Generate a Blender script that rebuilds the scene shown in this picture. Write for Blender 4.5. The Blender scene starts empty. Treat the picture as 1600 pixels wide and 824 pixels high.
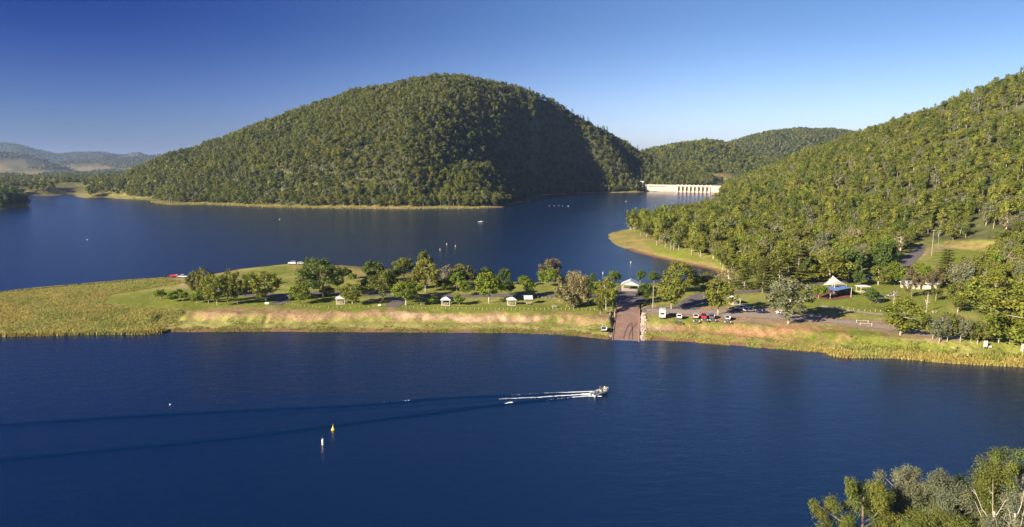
import bpy, bmesh, math, random
import numpy as np
from mathutils import Vector, Matrix

random.seed(7)
rng = np.random.default_rng(11)
scene = bpy.context.scene
C = scene.collection
R = math.radians
# ------------------------------------------------------------------ camera
CAMZ, F, PITCH = 60.0, 1067.0, math.atan(157 / 1067.0)
cp, sp = math.cos(PITCH), math.sin(PITCH)
cam = bpy.data.cameras.new('camera')
cam.sensor_width, cam.lens = 36.0, 36.0 * F / 1600
cam.clip_start, cam.clip_end = 1.0, 60000
camo = bpy.data.objects.new('camera', cam)
C.objects.link(camo)
camo.location = (0, 0, CAMZ)
camo.rotation_euler = (math.pi / 2 - PITCH, 0, 0)
scene.camera = camo
# ------------------------------------------------------------------ light
SUN_AZ, SUN_EL = 231.0, 22.5                       # clockwise from +Y
world = bpy.data.worlds.new('World')
scene.world = world
world.use_nodes = True
nt = world.node_tree
nt.nodes.clear()
N = nt.nodes.new
sky = N('ShaderNodeTexSky')
sky.sky_type = 'NISHITA'
sky.sun_disc = False
sky.sun_elevation = R(SUN_EL)
sky.sun_rotation = R(SUN_AZ)
sky.altitude = 300
sky.air_density = 1.0
sky.dust_density = 0.6
sky.ozone_density = 2.2
# clear dry evening air: deep polarised blue towards the left, paler to the right and to the horizon
tc = N('ShaderNodeTexCoord'); sx = N('ShaderNodeSeparateXYZ'); nt.links.new(tc.outputs['Generated'], sx.inputs[0])
def mrange(src, a, b):
    m_ = N('ShaderNodeMapRange'); m_.interpolation_type = 'SMOOTHSTEP'
    m_.inputs['From Min'].default_value = a; m_.inputs['From Max'].default_value = b
    nt.links.new(src, m_.inputs[0]); return m_.outputs[0]
def mixc(f, a, b):
    m_ = N('ShaderNodeMix'); m_.data_type = 'RGBA'; nt.links.new(f, m_.inputs[0])
    for i, c in ((6, a), (7, b)):
        if isinstance(c, tuple): m_.inputs[i].default_value = (*c, 1)
        else: nt.links.new(c, m_.inputs[i])
    return m_.outputs[2]
up = mrange(sx.outputs['Z'], 0.0, 0.21)
ri = mrange(sx.outputs['X'], -0.60, 0.34)
lf = mixc(up, (.27, .36, .74), (.006, .095, .46))
rg = mixc(up, (.98, 1.0, 1.36), (.48, .61, .86))
tint = mixc(ri, lf, rg)
hs = N('ShaderNodeMix'); hs.data_type = 'RGBA'; hs.blend_type = 'MULTIPLY'; hs.inputs[0].default_value = 1.0
nt.links.new(sky.outputs[0], hs.inputs[6]); nt.links.new(tint, hs.inputs[7])
bg = N('ShaderNodeBackground')
bg.inputs['Strength'].default_value = 0.052
nt.links.new(hs.outputs[2], bg.inputs['Color'])
wo = N('ShaderNodeOutputWorld')
nt.links.new(bg.outputs[0], wo.inputs['Surface'])
sun = bpy.data.lights.new('sun', 'SUN')
sun.energy = 5.0
sun.angle = R(0.5)
sun.color = (1.0, 0.87, 0.68)
suno = bpy.data.objects.new('sun', sun)
C.objects.link(suno)
sd_ = Vector((math.sin(R(SUN_AZ)) * math.cos(R(SUN_EL)), math.cos(R(SUN_AZ)) * math.cos(R(SUN_EL)), math.sin(R(SUN_EL))))
suno.rotation_euler = sd_.to_track_quat('Z', 'Y').to_euler()
suno.location = (-300, -200, 250)
vs = scene.view_settings
vs.view_transform, vs.look, vs.exposure, vs.gamma, vs.use_curve_mapping = 'Standard', 'None', 1.42, 1.0, False
cy = scene.cycles
try:
    cy.use_denoising = True
    cy.denoising_input_passes = 'RGB_ALBEDO_NORMAL'
    cy.max_bounces, cy.diffuse_bounces, cy.glossy_bounces, cy.transmission_bounces, cy.volume_bounces = 5, 2, 3, 3, 0
    cy.transparent_max_bounces = 6
    cy.caustics_reflective = cy.caustics_refractive = False
except Exception as e:
    print(e)

# ------------------------------------------------------------------ pixel <-> place helpers
def ray(u, v):
    x, yc = (u - 800) / F, (412 - v) / F
    dy = cp + yc * sp
    return x / dy, (-sp + yc * cp) / dy             # X/Y, Z/Y slope

def atz(u, v, z=0.0):
    a, s = ray(u, v)
    Y = (z - CAMZ) / s
    return a * Y, Y

def proj(X, Y, Z):
    z = Z - CAMZ
    fw = Y * cp - z * sp
    up = Y * sp + z * cp
    return 800 + F * X / fw, 412 - F * up / fw

# ------------------------------------------------------------------ noise
def _hash(ix, iy, seed):
    h = (ix.astype(np.int64) * 374761393 + iy.astype(np.int64) * 668265263 + seed * 982451653) & 0x7fffffff
    h = ((h ^ (h >> 13)) * 1274126177) & 0x7fffffff
    return ((h ^ (h >> 16)) & 0xffff) / 65535.0

def vn(x, y, seed=0):
    x, y = np.asarray(x, float), np.asarray(y, float)
    ix, iy = np.floor(x), np.floor(y)
    fx, fy = x - ix, y - iy
    fx, fy = fx * fx * (3 - 2 * fx), fy * fy * (3 - 2 * fy)
    a, b = _hash(ix, iy, seed), _hash(ix + 1, iy, seed)
    c, d = _hash(ix, iy + 1, seed), _hash(ix + 1, iy + 1, seed)
    return ((a + (b - a) * fx) * (1 - fy) + (c + (d - c) * fx) * fy) * 2 - 1

def fbm(x, y, seed=0, o=4):
    r, amp, s = 0, 1.0, 0
    for k in range(o):
        r = r + amp * vn(np.asarray(x) * 2 ** k, np.asarray(y) * 2 ** k, seed + k)
        s += amp
        amp *= 0.5
    return r / s

def S(x):
    x = np.clip(x, 0, 1)
    return x * x * (3 - 2 * x)

def inside(px, py, poly):
    r = np.zeros(np.shape(px), bool)
    n = len(poly)
    for i in range(n):
        x0, y0 = poly[i]
        x1, y1 = poly[(i + 1) % n]
        if y0 == y1:
            continue
        c = ((y0 > py) != (y1 > py)) & (px < (x1 - x0) * (py - y0) / (y1 - y0) + x0)
        r ^= c
    return r

def edge_dist(px, py, poly, closed=True):
    best = np.full(np.shape(px), 1e18)
    n = len(poly)
    for i in range(n if closed else n - 1):
        x0, y0 = poly[i]
        x1, y1 = poly[(i + 1) % n]
        dx, dy = x1 - x0, y1 - y0
        L = dx * dx + dy * dy
        if L == 0:
            continue
        t = np.clip(((px - x0) * dx + (py - y0) * dy) / L, 0, 1)
        d = (px - x0 - t * dx) ** 2 + (py - y0 - t * dy) ** 2
        best = np.minimum(best, d)
    return np.sqrt(best)

def soft(px, py, poly, w):                          # 1 inside, fading over +-w
    d = edge_dist(px, py, poly)
    s = np.where(inside(px, py, poly), d, -d)
    return S(0.5 + s / (2 * w))

# ------------------------------------------------------------------ the land's outline
NORTH = [(-500, 345), (-100, 330), (0, 327.5), (30, 325), (46, 323), (42, 317), (30, 312), (45, 307), (80, 306), (115, 304), (120, 308),
         (135, 310), (160, 308.5), (185, 311), (230, 313), (236, 316), (262, 320), (320, 320), (420, 324), (520, 326),
         (620, 327), (740, 326), (785, 324.5), (797, 320), (830, 314), (846, 306), (900, 303), (1000, 300.8), (1013, 299.5)]
EAST = [(1126, 302), (1127, 306), (1125, 314), (1115, 325), (1090, 335), (1050, 345), (1010, 352), (975, 359), (955, 364), (948, 369),
        (953, 377), (965, 384), (990, 394), (1020, 402), (1050, 408), (1085, 416), (1110, 421), (1122, 428), (1118, 435),
        (1100, 439), (1060, 441), (1000, 443), (960, 443), (900, 442), (860, 440), (800, 441), (740, 438), (680, 432),
        (640, 426), (600, 420), (540, 414.5), (500, 413), (470, 412), (440, 413.5), (400, 417.5), (370, 421), (340, 427),
        (300, 433.5), (270, 434.5), (200, 439), (120, 446), (60, 451), (0, 458), (-150, 468), (-500, 480), (-560, 500), (-500, 525), (-100, 527), (0, 526.5),
        (60, 525.5), (150, 523), (225, 523), (245, 522), (258, 518.5), (300, 519), (400, 518), (500, 519), (600, 519.5), (700, 520),
        (800, 520.5), (880, 523), (940, 529), (960, 532), (996, 533.5), (1003, 531.5), (1060, 533.5), (1100, 536.5),
        (1200, 544.5), (1290, 551), (1310, 558), (1330, 559.5), (1400, 560), (1480, 567.5), (1600, 574), (1700, 581), (2000, 600), (2600, 640)]
LAND = [(-22000.0, 900.0)] + [atz(*p) for p in NORTH] + [atz(*p) for p in EAST] + [(900.0, 150.0), (22000.0, 150.0), (22000.0, 22000.0), (-22000.0, 22000.0)]

RAMP0 = np.array(atz(977.5, 532, 0)); RAMP1 = np.array(atz(982, 476, 3.4))
RL = float(np.linalg.norm(RAMP1 - RAMP0)); RD = (RAMP1 - RAMP0) / RL; RN = np.array([RD[1], -RD[0]])

def _cols(rows):
    A = np.array([ray(u, v)[0] for u, v, *_ in rows])
    return A
# main hill: shore distance, ridge distance, ridge height by azimuth
MH = [(60, 1500, 4), (130, 1450, 5), (190, 1350, 14), (215, 1300, 275), (250, 1280, 263), (300, 1280, 248), (350, 1290, 229), (400, 1300, 208), (450, 1300, 190), (500, 1300, 171),
      (550, 1310, 155), (600, 1320, 145), (640, 1310, 134), (690, 1300, 128), (740, 1330, 131), (790, 1390, 145), (850, 1460, 170),
      (900, 1530, 193), (950, 1590, 218), (990, 1640, 242), (1020, 1660, 256), (1060, 1670, 268), (1100, 1680, 20), (1130, 1680, 5)]
MA, MR, MZ = [], [], []
for u, Yr, v in MH:
    if v > 100:
        a, s = ray(u, v); MZ.append(CAMZ + s * Yr)
    else:
        a, s = ray(u, 255); MZ.append(v)
    MA.append(a); MR.append(Yr)
sh = [(60, 1225), (130, 1200)] + [(u, atz(u, v)[1]) for u, v in [(190, 311), (236, 316), (262, 320), (320, 320), (420, 324), (520, 326), (620, 327), (740, 326), (785, 324.5), (800, 319), (830, 314), (846, 306), (900, 303), (1000, 300.8)]] + [(1130, 1500)]
MSA = [ray(u, 320)[0] for u, _ in sh]; MSY = [y for _, y in sh]
HSA = [ray(u, 300)[0] for u in (640, 690, 740, 785, 850, 900, 950)]; HSO = [0, 45, 125, 165, 80, 40, 0]
LBA = [ray(u, 300)[0] for u in (660, 700, 740, 785, 830, 880, 910)]; LBH = [0, 52, 50, 38, 24, 8, 0]
# right hill
RH = [(1080, 800, 1150, 0), (1120, 700, 1150, 296), (1160, 640, 1100, 288), (1200, 570, 1060, 274), (1250, 530, 1000, 254), (1300, 500, 950, 238), (1350, 485, 900, 222),
      (1400, 470, 860, 205), (1440, 455, 830, 193), (1480, 445, 810, 178), (1520, 430, 790, 158), (1560, 420, 770, 142), (1600, 405, 750, 130), (1700, 370, 720, 100), (1900, 330, 700, 60), (2400, 300, 700, 60)]
RA, R0, RR, RZ = [], [], [], []
for u, y0, Yr, v in RH:
    a, s = ray(u, v if v else 300); RA.append(a); R0.append(y0); RR.append(Yr); RZ.append(CAMZ + s * Yr if v else 4)
# far ridges: (points (u, v), distance, half width)
FAR = [([(-600, 215), (-200, 218), (0, 225), (30, 228), (60, 236), (90, 242), (120, 239), (160, 239), (185, 244), (200, 243), (216, 238), (233, 244), (250, 242), (262, 244), (280, 252), (330, 262)], 7200, 700),
       ([(-600, 225), (-200, 232), (0, 239), (40, 243), (70, 250), (90, 258), (120, 268)], 4600, 420),
       ([(40, 268), (90, 256), (140, 251), (190, 249), (240, 246), (300, 250), (360, 262)], 5600, 500),
       ([(960, 280), (990, 246), (1010, 240), (1050, 230), (1100, 222), (1130, 226), (1180, 245), (1240, 262), (1280, 275)], 2300, 330),
       ([(1040, 262), (1100, 238), (1150, 222), (1200, 208), (1250, 203), (1290, 206), (1350, 212), (1420, 215), (1700, 235)], 3200, 420),
       ([(1010, 295), (1040, 272), (1100, 271), (1200, 270), (1260, 290)], 1800, 90)]
FARD = []
for pts, Yr, W in FAR:
    FARD.append(([ray(u, v)[0] for u, v in pts], [CAMZ + ray(u, v)[1] * Yr for u, v in pts], Yr, W))

def HT(X, Y):
    """height of the land at X, Y"""
    X = np.asarray(X, float); Y = np.asarray(Y, float)
    a = X / np.maximum(Y, 1)
    k = 0.5 + np.clip((Y - 300) / 300, 0, 3)
    jx = X + k * 1.6 * fbm(X / 9, Y / 9, 5, 3); jy = Y + k * 1.2 * fbm(X / 9, Y / 9, 9, 3)
    d = edge_dist(jx, jy, LAND)
    s = np.where(inside(jx, jy, LAND), d, -d)
    bs = 10 + 3.0 * fbm(X / 17, Y / 40, 3, 2) + 2.2 * fbm(X / 4.2, Y / 20, 4, 3)
    bw = 7.0 + 2.5 * vn(X / 23, Y / 60, 12)
    nearbank = S((340 - Y) / 30) * S((np.asarray(a) + 0.62) / 0.1)
    far = 0.8 * S(s / 8) + 2.6 * S((s - 4) / 22)
    nb = 0.35 * S(s / 1.2) + 0.75 * S(s / 8) + 2.3 * S((s - bs) / bw)
    z = nb * nearbank + far * (1 - nearbank)
    z = z + (0.10 + .22 * S((s - 3) / 4) * S((24 - s) / 5) * nearbank) * fbm(X / 3.4, Y / 3.4, 21, 3) * S(s / 4) + 0.25 * fbm(X / 40, Y / 40, 22, 2) * S(s / 15)
    z = np.where(s < 0, -3.0 * S(-s / 12) - 0.05, z)
    on = S(s / 10)
    # main hill
    ys = np.interp(a, MSA, MSY); yr = np.interp(a, MA, MR); zr = np.interp(a, MA, MZ)
    zr = np.where((a < MA[0]) | (a > MA[-1]), 0, zr)
    ysh0 = ys
    ys = ys + np.interp(a, HSA, HSO)
    t = (Y - ys) / np.maximum(yr - ys, 60)
    tc = np.clip(t, 0, 1)
    p = 1 - (1 - tc) ** 1.45
    ub = np.clip(t - 1, 0, 3)
    p = np.where(t > 1, np.exp(-(ub / 1.1) ** 2), p)
    bell = 4 * tc * (1 - tc)
    ga = np.interp(tc, [0, 0.3, 0.6, 1], [ray(890, 300)[0], ray(800, 300)[0], ray(715, 300)[0], ray(650, 300)[0]])
    g = np.exp(-((a - ga) / 0.055) ** 2)
    ga2 = ga + 0.15
    g2 = np.exp(-((a - ga2) / 0.05) ** 2)
    ga3 = ga - 0.09
    g3 = np.exp(-((a - ga3) / 0.05) ** 2)
    relief = bell * (-12 * g + 40 * g2 + 9 * g3) + bell * 15 * fbm(X / 95, Y / 120, 41, 4)
    hill = np.maximum((zr * p + relief * np.clip(zr / 120, 0, 1)) * S((t + 0.0) / 0.05), np.interp(a, LBA, LBH) * S((Y - ysh0) / 150) * (1 + .2 * fbm(X / 60, Y / 60, 45, 2)) * S((1700 - Y) / 200))
    z = z + np.maximum(hill, 0) * S(s / 75)
    # right hill
    y0 = np.interp(a, RA, R0); yr = np.interp(a, RA, RR); zr = np.interp(a, RA, RZ)
    zr = np.where(a < RA[0], 0, zr)
    t = (Y - y0) / (yr - y0)
    tc = np.clip(t, 0, 1)
    p = S(tc * 0.5 + 0.0) * 2 * 0.55 + 0.45 * (1 - (1 - tc) ** 1.3)
    p = np.where(t > 1, np.exp(-(np.clip(t - 1, 0, 4) / 1.2) ** 2), p)
    rel = 4 * tc * (1 - tc) * 7 * fbm(X / 110, Y / 110, 61, 3)
    z = z + (np.maximum(zr - 3, 0) * p + np.where(zr > 5, rel, 0)) * on * np.where(t > 0, 1, 0)
    # park rises gently to the right rear
    z = z + 3.0 * S((Y - 330) / 120) * S((a - 0.12) / 0.3) * on * S((1200 - Y) / 200)
    # rise under the far left trees
    z = z + 9 * np.exp(-((a - ray(-30, 320)[0]) / 0.055) ** 2 - ((Y - 960) / 60) ** 2) * on
    z = z + np.maximum(0, 5 + 7 * fbm(X / 70, Y / 90, 88, 3)) * S(s / 60) * S((Y - 1150) / 80) * S((3000 - Y) / 900) * S((-.35 - a) / .1)
    # far land
    fz = np.zeros_like(X)
    for aa, zz, Yr, W in FARD:
        q = np.interp(a, aa, zz) * np.exp(-((Y - Yr) / W) ** 2) * (1 + 0.05 * fbm(X / 300, Y / 400, int(Yr), 3))
        q = np.where((a < aa[0] - 0.02) | (a > aa[-1] + 0.02), 0, q)
        fz = np.maximum(fz, q)
    z = np.maximum(z, np.where(s > 0, fz, -3))
    z = z + np.where(Y > 1500, 2.0 * fbm(X / 250, Y / 250, 77, 3) + 1, 0) * on
    # boat ramp bed
    sx, sy = X - RAMP0[0], Y - RAMP0[1]
    al = sx * RD[0] + sy * RD[1]; ac = np.abs(sx * RN[0] + sy * RN[1])
    rp = -0.75 + np.interp(al, [-14, 0, RL * 0.72, RL + 5], [-2.0, 0.55, 3.6, 3.7])
    w = S((6.3 - ac) / 1.6) * S((al + 16) / 4) * S((RL + 4 - al) / 5)
    z = z * (1 - w) + rp * w + 0
    return z

def ground_at(u, v):
    z = 3.5
    for _ in range(14):
        X, Y = atz(u, v, z)
        zn = float(HT(np.array([X]), np.array([Y]))[0])
        z = 0.5 * z + 0.5 * zn
    X, Y = atz(u, v, z)
    return X, Y, float(HT(np.array([X]), np.array([Y]))[0])

def ground_many(uv):
    uv = np.asarray(uv, float)
    z = np.full(len(uv), 3.5)
    x, yc = (uv[:, 0] - 800) / F, (412 - uv[:, 1]) / F
    dy = cp + yc * sp
    a, s = x / dy, (-sp + yc * cp) / dy
    for _ in range(14):
        Y = (z - CAMZ) / s
        z = 0.5 * z + 0.5 * HT(a * Y, Y)
    Y = (z - CAMZ) / s
    return np.stack([a * Y, Y, HT(a * Y, Y)], 1)

# ------------------------------------------------------------------ materials
def mat(name, col, rough=0.8, noise=None, metallic=0.0, bump=None, vcol=False, spec=None, coat=0):
    """col: base; noise: (scale, amount); bump: (scale, strength, distance)"""
    m = bpy.data.materials.new(name)
    m.use_nodes = True
    t = m.node_tree
    b = t.nodes['Principled BSDF']
    b.inputs['Roughness'].default_value = rough
    b.inputs['Metallic'].default_value = metallic
    if spec is not None:
        b.inputs['Specular IOR Level'].default_value = spec
    if coat:
        b.inputs['Coat Weight'].default_value = coat
        b.inputs['Coat Roughness'].default_value = 0.05
    geo = t.nodes.new('ShaderNodeNewGeometry')
    src = None
    if vcol:
        at = t.nodes.new('ShaderNodeAttribute'); at.attribute_name = 'Col'
        src = at.outputs['Color']
    else:
        rgb = t.nodes.new('ShaderNodeRGB'); rgb.outputs[0].default_value = (*col, 1)
        src = rgb.outputs[0]
    ns = noise or (3.0, 0.25)
    nz = t.nodes.new('ShaderNodeTexNoise'); nz.inputs['Scale'].default_value = ns[0]; nz.inputs['Detail'].default_value = 5
    t.links.new(geo.outputs['Position'], nz.inputs['Vector'])
    mr = t.nodes.new('ShaderNodeMapRange')
    mr.inputs['From Min'].default_value = 0.3; mr.inputs['From Max'].default_value = 0.7
    mr.inputs['To Min'].default_value = 1 - ns[1]; mr.inputs['To Max'].default_value = 1 + ns[1]
    t.links.new(nz.outputs[0], mr.inputs[0])
    mx = t.nodes.new('ShaderNodeVectorMath'); mx.operation = 'SCALE'
    t.links.new(src, mx.inputs[0]); t.links.new(mr.outputs[0], mx.inputs['Scale'])
    t.links.new(mx.outputs[0], b.inputs['Base Color'])
    if bump:
        n2 = t.nodes.new('ShaderNodeTexNoise'); n2.inputs['Scale'].default_value = bump[0]; n2.inputs['Detail'].default_value = 6
        t.links.new(geo.outputs['Position'], n2.inputs['Vector'])
        bp = t.nodes.new('ShaderNodeBump'); bp.inputs['Strength'].default_value = bump[1]; bp.inputs['Distance'].default_value = bump[2]
        t.links.new(n2.outputs[0], bp.inputs['Height']); t.links.new(bp.outputs[0], b.inputs['Normal'])
    return m

def foliage(name, c1, c2, transl=0.34):
    m = bpy.data.materials.new(name)
    m.use_nodes = True
    t = m.node_tree
    b = t.nodes['Principled BSDF']
    b.inputs['Roughness'].default_value = 0.62
    b.inputs['Specular IOR Level'].default_value = 0.25
    oi = t.nodes.new('ShaderNodeObjectInfo')
    mix = t.nodes.new('ShaderNodeMix'); mix.data_type = 'RGBA'
    mix.inputs[6].default_value = (*c1, 1); mix.inputs[7].default_value = (*c2, 1)
    t.links.new(oi.outputs['Random'], mix.inputs[0])
    at = t.nodes.new('ShaderNodeAttribute'); at.attribute_name = 'tone'
    mx = t.nodes.new('ShaderNodeVectorMath'); mx.operation = 'MULTIPLY'
    t.links.new(mix.outputs[2], mx.inputs[0]); t.links.new(at.outputs['Color'], mx.inputs[1])
    t.links.new(mx.outputs[0], b.inputs['Base Color'])
    tr = t.nodes.new('ShaderNodeBsdfTranslucent')
    t.links.new(mx.outputs[0], tr.inputs['Color'])
    ms = t.nodes.new('ShaderNodeMixShader'); ms.inputs[0].default_value = transl
    t.links.new(b.outputs[0], ms.inputs[1]); t.links.new(tr.outputs[0], ms.inputs[2])
    t.links.new(ms.outputs[0], t.nodes['Material Output'].inputs['Surface'])
    return m

M = {}
M['ground'] = mat('ground', (0, 0, 0), 0.95, (1.3, 0.30), vcol=True, bump=(2.2, 0.5, 0.25), spec=0.1)
M['hillground'] = mat('hillground', (0, 0, 0), 0.95, (0.15, 0.35), vcol=True, spec=0.1)
M['asphalt'] = mat('asphalt', (0.13, 0.108, 0.105), 0.85, (0.8, 0.25), bump=(8, 0.3, 0.02))
M['ramp'] = mat('ramp', (0.235, 0.145, 0.11), 0.8, (0.35, 0.18), bump=(5, 0.3, 0.03))
M['rampwet'] = mat('rampwet', (0.12, 0.072, 0.055), 0.5, (0.7, 0.2))
M['concrete'] = mat('concrete', (0.45, 0.39, 0.32), 0.8, (0.12, 0.12))
M['tide'] = mat('tide', (0.34, 0.22, 0.14), 0.85, (0.15, 0.25))
M['darkgate'] = mat('darkgate', (0.06, 0.06, 0.065), 0.6)
M['rock'] = mat('rock', (0.34, 0.28, 0.235), 0.9, (1.5, 0.3))
M['bark_pale'] = mat('bark_pale', (0.33, 0.29, 0.235), 0.85, (1.5, 0.3))
M['bark'] = mat('bark', (0.17, 0.13, 0.095), 0.9, (2, 0.3))
M['deadwood'] = mat('deadwood', (0.42, 0.36, 0.30), 0.9, (2, 0.25))
M['white'] = mat('white', (0.56, 0.56, 0.55), 0.4, (1, 0.04))
M['cream'] = mat('cream', (0.62, 0.56, 0.44), 0.6, (1, 0.06))
M['roofgrey'] = mat('roofgrey', (0.48, 0.50, 0.52), 0.45, (0.6, 0.08))
M['roofblue'] = mat('roofblue', (0.26, 0.34, 0.46), 0.45, (0.6, 0.08))
M['sail'] = mat('sail', (0.60, 0.56, 0.50), 0.8, (0.3, 0.05))
M['sailblue'] = mat('sailblue', (0.12, 0.20, 0.42), 0.8, (0.3, 0.05))
M['timber'] = mat('timber', (0.42, 0.33, 0.22), 0.85, (3, 0.25))
M['poletimber'] = mat('poletimber', (0.36, 0.31, 0.25), 0.9, (3, 0.2))
M['galv'] = mat('galv', (0.45, 0.46, 0.47), 0.4, (2, 0.1), metallic=0.7)
M['greenpole'] = mat('greenpole', (0.10, 0.22, 0.16), 0.5)
M['mulch'] = mat('mulch', (0.17, 0.06, 0.035), 0.95, (2, 0.3))
M['red'] = mat('red', (0.55, 0.015, 0.03), 0.3, coat=0.6)
M['carwhite'] = mat('carwhite', (0.75, 0.75, 0.75), 0.3, (1, 0.02), coat=0.5)
M['silver'] = mat('silver', (0.50, 0.51, 0.52), 0.3, (1, 0.02), metallic=0.3, coat=0.5)
M['beige'] = mat('beige', (0.48, 0.43, 0.34), 0.3, (1, 0.02), coat=0.5)
M['cargrey'] = mat('cargrey', (0.10, 0.105, 0.11), 0.3, (1, 0.02), coat=0.5)
M['carnavy'] = mat('carnavy', (0.012, 0.03, 0.09), 0.25, (1, 0.02), coat=0.5)
M['carblue'] = mat('carblue', (0.05, 0.12, 0.32), 0.25, (1, 0.02), coat=0.5)
M['glass'] = mat('glass', (0.012, 0.015, 0.02), 0.08, (1, 0.0), spec=0.6)
M['tyre'] = mat('tyre', (0.018, 0.018, 0.018), 0.85)
M['blackplastic'] = mat('blackplastic', (0.03, 0.03, 0.032), 0.5)
M['lamp_red'] = mat('lamp_red', (0.45, 0.02, 0.02), 0.3)
M['lamp_clear'] = mat('lamp_clear', (0.7, 0.7, 0.68), 0.2)
M['yellow'] = mat('yellow', (0.75, 0.55, 0.02), 0.5, (3, 0.05))
M['orange'] = mat('orange', (0.75, 0.22, 0.06), 0.5, (3, 0.05))
M['hullgreen'] = mat('hullgreen', (0.30, 0.50, 0.42), 0.35, (2, 0.04))
M['foam'] = mat('foam', (0.80, 0.82, 0.82), 0.7, (3, 0.06))
M['skin'] = mat('skin', (0.48, 0.28, 0.18), 0.6)
M['hair'] = mat('hair', (0.05, 0.03, 0.02), 0.8)
M['shirt_dark'] = mat('shirt_dark', (0.03, 0.035, 0.05), 0.85)
M['shirt_yellow'] = mat('shirt_yellow', (0.75, 0.50, 0.08), 0.85)
M['shorts'] = mat('shorts', (0.10, 0.10, 0.12), 0.85)
M['redtower'] = mat('redtower', (0.30, 0.12, 0.10), 0.6)
M['f_euc'] = foliage('f_euc', (0.160, 0.185, 0.024), (0.215, 0.222, 0.036))
M['f_grey'] = foliage('f_grey', (0.165, 0.180, 0.095), (0.200, 0.205, 0.110))
M['f_dark'] = foliage('f_dark', (0.078, 0.120, 0.024), (0.110, 0.152, 0.030))
M['f_bright'] = foliage('f_bright', (0.150, 0.215, 0.020), (0.195, 0.240, 0.026))
M['f_olive'] = foliage('f_olive', (0.120, 0.138, 0.022), (0.170, 0.175, 0.034))
M['f_tan'] = foliage('f_tan', (0.230, 0.210, 0.095), (0.270, 0.235, 0.110))
M['f_brown'] = foliage('f_brown', (0.155, 0.128, 0.062), (0.195, 0.155, 0.078))
M['f_forest'] = foliage('f_forest', (0.090, 0.125, 0.012), (0.245, 0.245, 0.034))
M['f_hill'] = foliage('f_hill', (0.050, 0.082, 0.008), (0.215, 0.215, 0.024))
M['f_reed'] = foliage('f_reed', (0.34, 0.31, 0.085), (0.34, 0.31, 0.085))
M['f_reedgreen'] = foliage('f_reedgreen', (0.21, 0.23, 0.045), (0.21, 0.23, 0.045))

# water
def water_mat(nm='water', rough=0.19, dist=0.55, body=(0.0012, 0.0125, 0.048, 1)):
    m = bpy.data.materials.new(nm); m.use_nodes = True
    t = m.node_tree; b = t.nodes['Principled BSDF']
    b.inputs['Base Color'].default_value = body
    b.inputs['Roughness'].default_value = rough
    b.inputs['IOR'].default_value = 1.46
    geo = t.nodes.new('ShaderNodeNewGeometry')
    mp = t.nodes.new('ShaderNodeMapping'); mp.inputs['Rotation'].default_value = (0, 0, R(-28)); mp.inputs['Scale'].default_value = (0.45, 1.0, 1.0)
    t.links.new(geo.outputs['Position'], mp.inputs['Vector'])
    hs_ = []
    for sc, w, det in ((1.7, 0.17, 3), (3.6, 0.13, 3), (0.35, 0.24, 2)):
        n = t.nodes.new('ShaderNodeTexNoise'); n.inputs['Scale'].default_value = sc; n.inputs['Detail'].default_value = det
        t.links.new(mp.outputs[0], n.inputs['Vector'])
        mu = t.nodes.new('ShaderNodeMath'); mu.operation = 'MULTIPLY'; mu.inputs[1].default_value = w
        t.links.new(n.outputs[0], mu.inputs[0]); hs_.append(mu.outputs[0])
    a1 = t.nodes.new('ShaderNodeMath'); t.links.new(hs_[0], a1.inputs[0]); t.links.new(hs_[1], a1.inputs[1])
    a2 = t.nodes.new('ShaderNodeMath'); t.links.new(a1.outputs[0], a2.inputs[0]); t.links.new(hs_[2], a2.inputs[1])
    # wind lanes
    mp2 = t.nodes.new('ShaderNodeMapping'); mp2.inputs['Scale'].default_value = (0.004, 0.016, 1); mp2.inputs['Rotation'].default_value = (0, 0, R(-12))
    t.links.new(geo.outputs['Position'], mp2.inputs['Vector'])
    nl = t.nodes.new('ShaderNodeTexNoise'); nl.inputs['Scale'].default_value = 1.0; nl.inputs['Detail'].default_value = 4
    t.links.new(mp2.outputs[0], nl.inputs['Vector'])
    mr = t.nodes.new('ShaderNodeMapRange'); mr.inputs['From Min'].default_value = 0.3; mr.inputs['From Max'].default_value = 0.7
    mr.inputs['To Min'].default_value = 0.55; mr.inputs['To Max'].default_value = 1.0
    t.links.new(nl.outputs[0], mr.inputs[0])
    bp = t.nodes.new('ShaderNodeBump'); bp.inputs['Distance'].default_value = dist
    t.links.new(mr.outputs[0], bp.inputs['Strength'])
    t.links.new(a2.outputs[0], bp.inputs['Height'])
    t.links.new(bp.outputs[0], b.inputs['Normal'])
    return m
M['water'] = water_mat()
M['wake_water'] = water_mat('wake_water', 0.08, 0.15)

# ------------------------------------------------------------------ object helpers
def props(o, label=None, cat=None, group=None, kind=None):
    if label: o['label'] = label
    if cat: o['category'] = cat
    if group: o['group'] = group
    if kind: o['kind'] = kind
    return o

def link(o, parent=None):
    C.objects.link(o)
    if parent is not None:
        o.parent = parent
    return o

def empty(name, loc=(0, 0, 0), rz=0.0, label=None, cat=None, group=None, scale=None):
    o = bpy.data.objects.new(name, None)
    o.location = loc; o.rotation_euler = (0, 0, rz)
    if scale is not None:
        o.scale = scale
    o.empty_display_size = 0.5
    C.objects.link(o)
    return props(o, label, cat, group)

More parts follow.
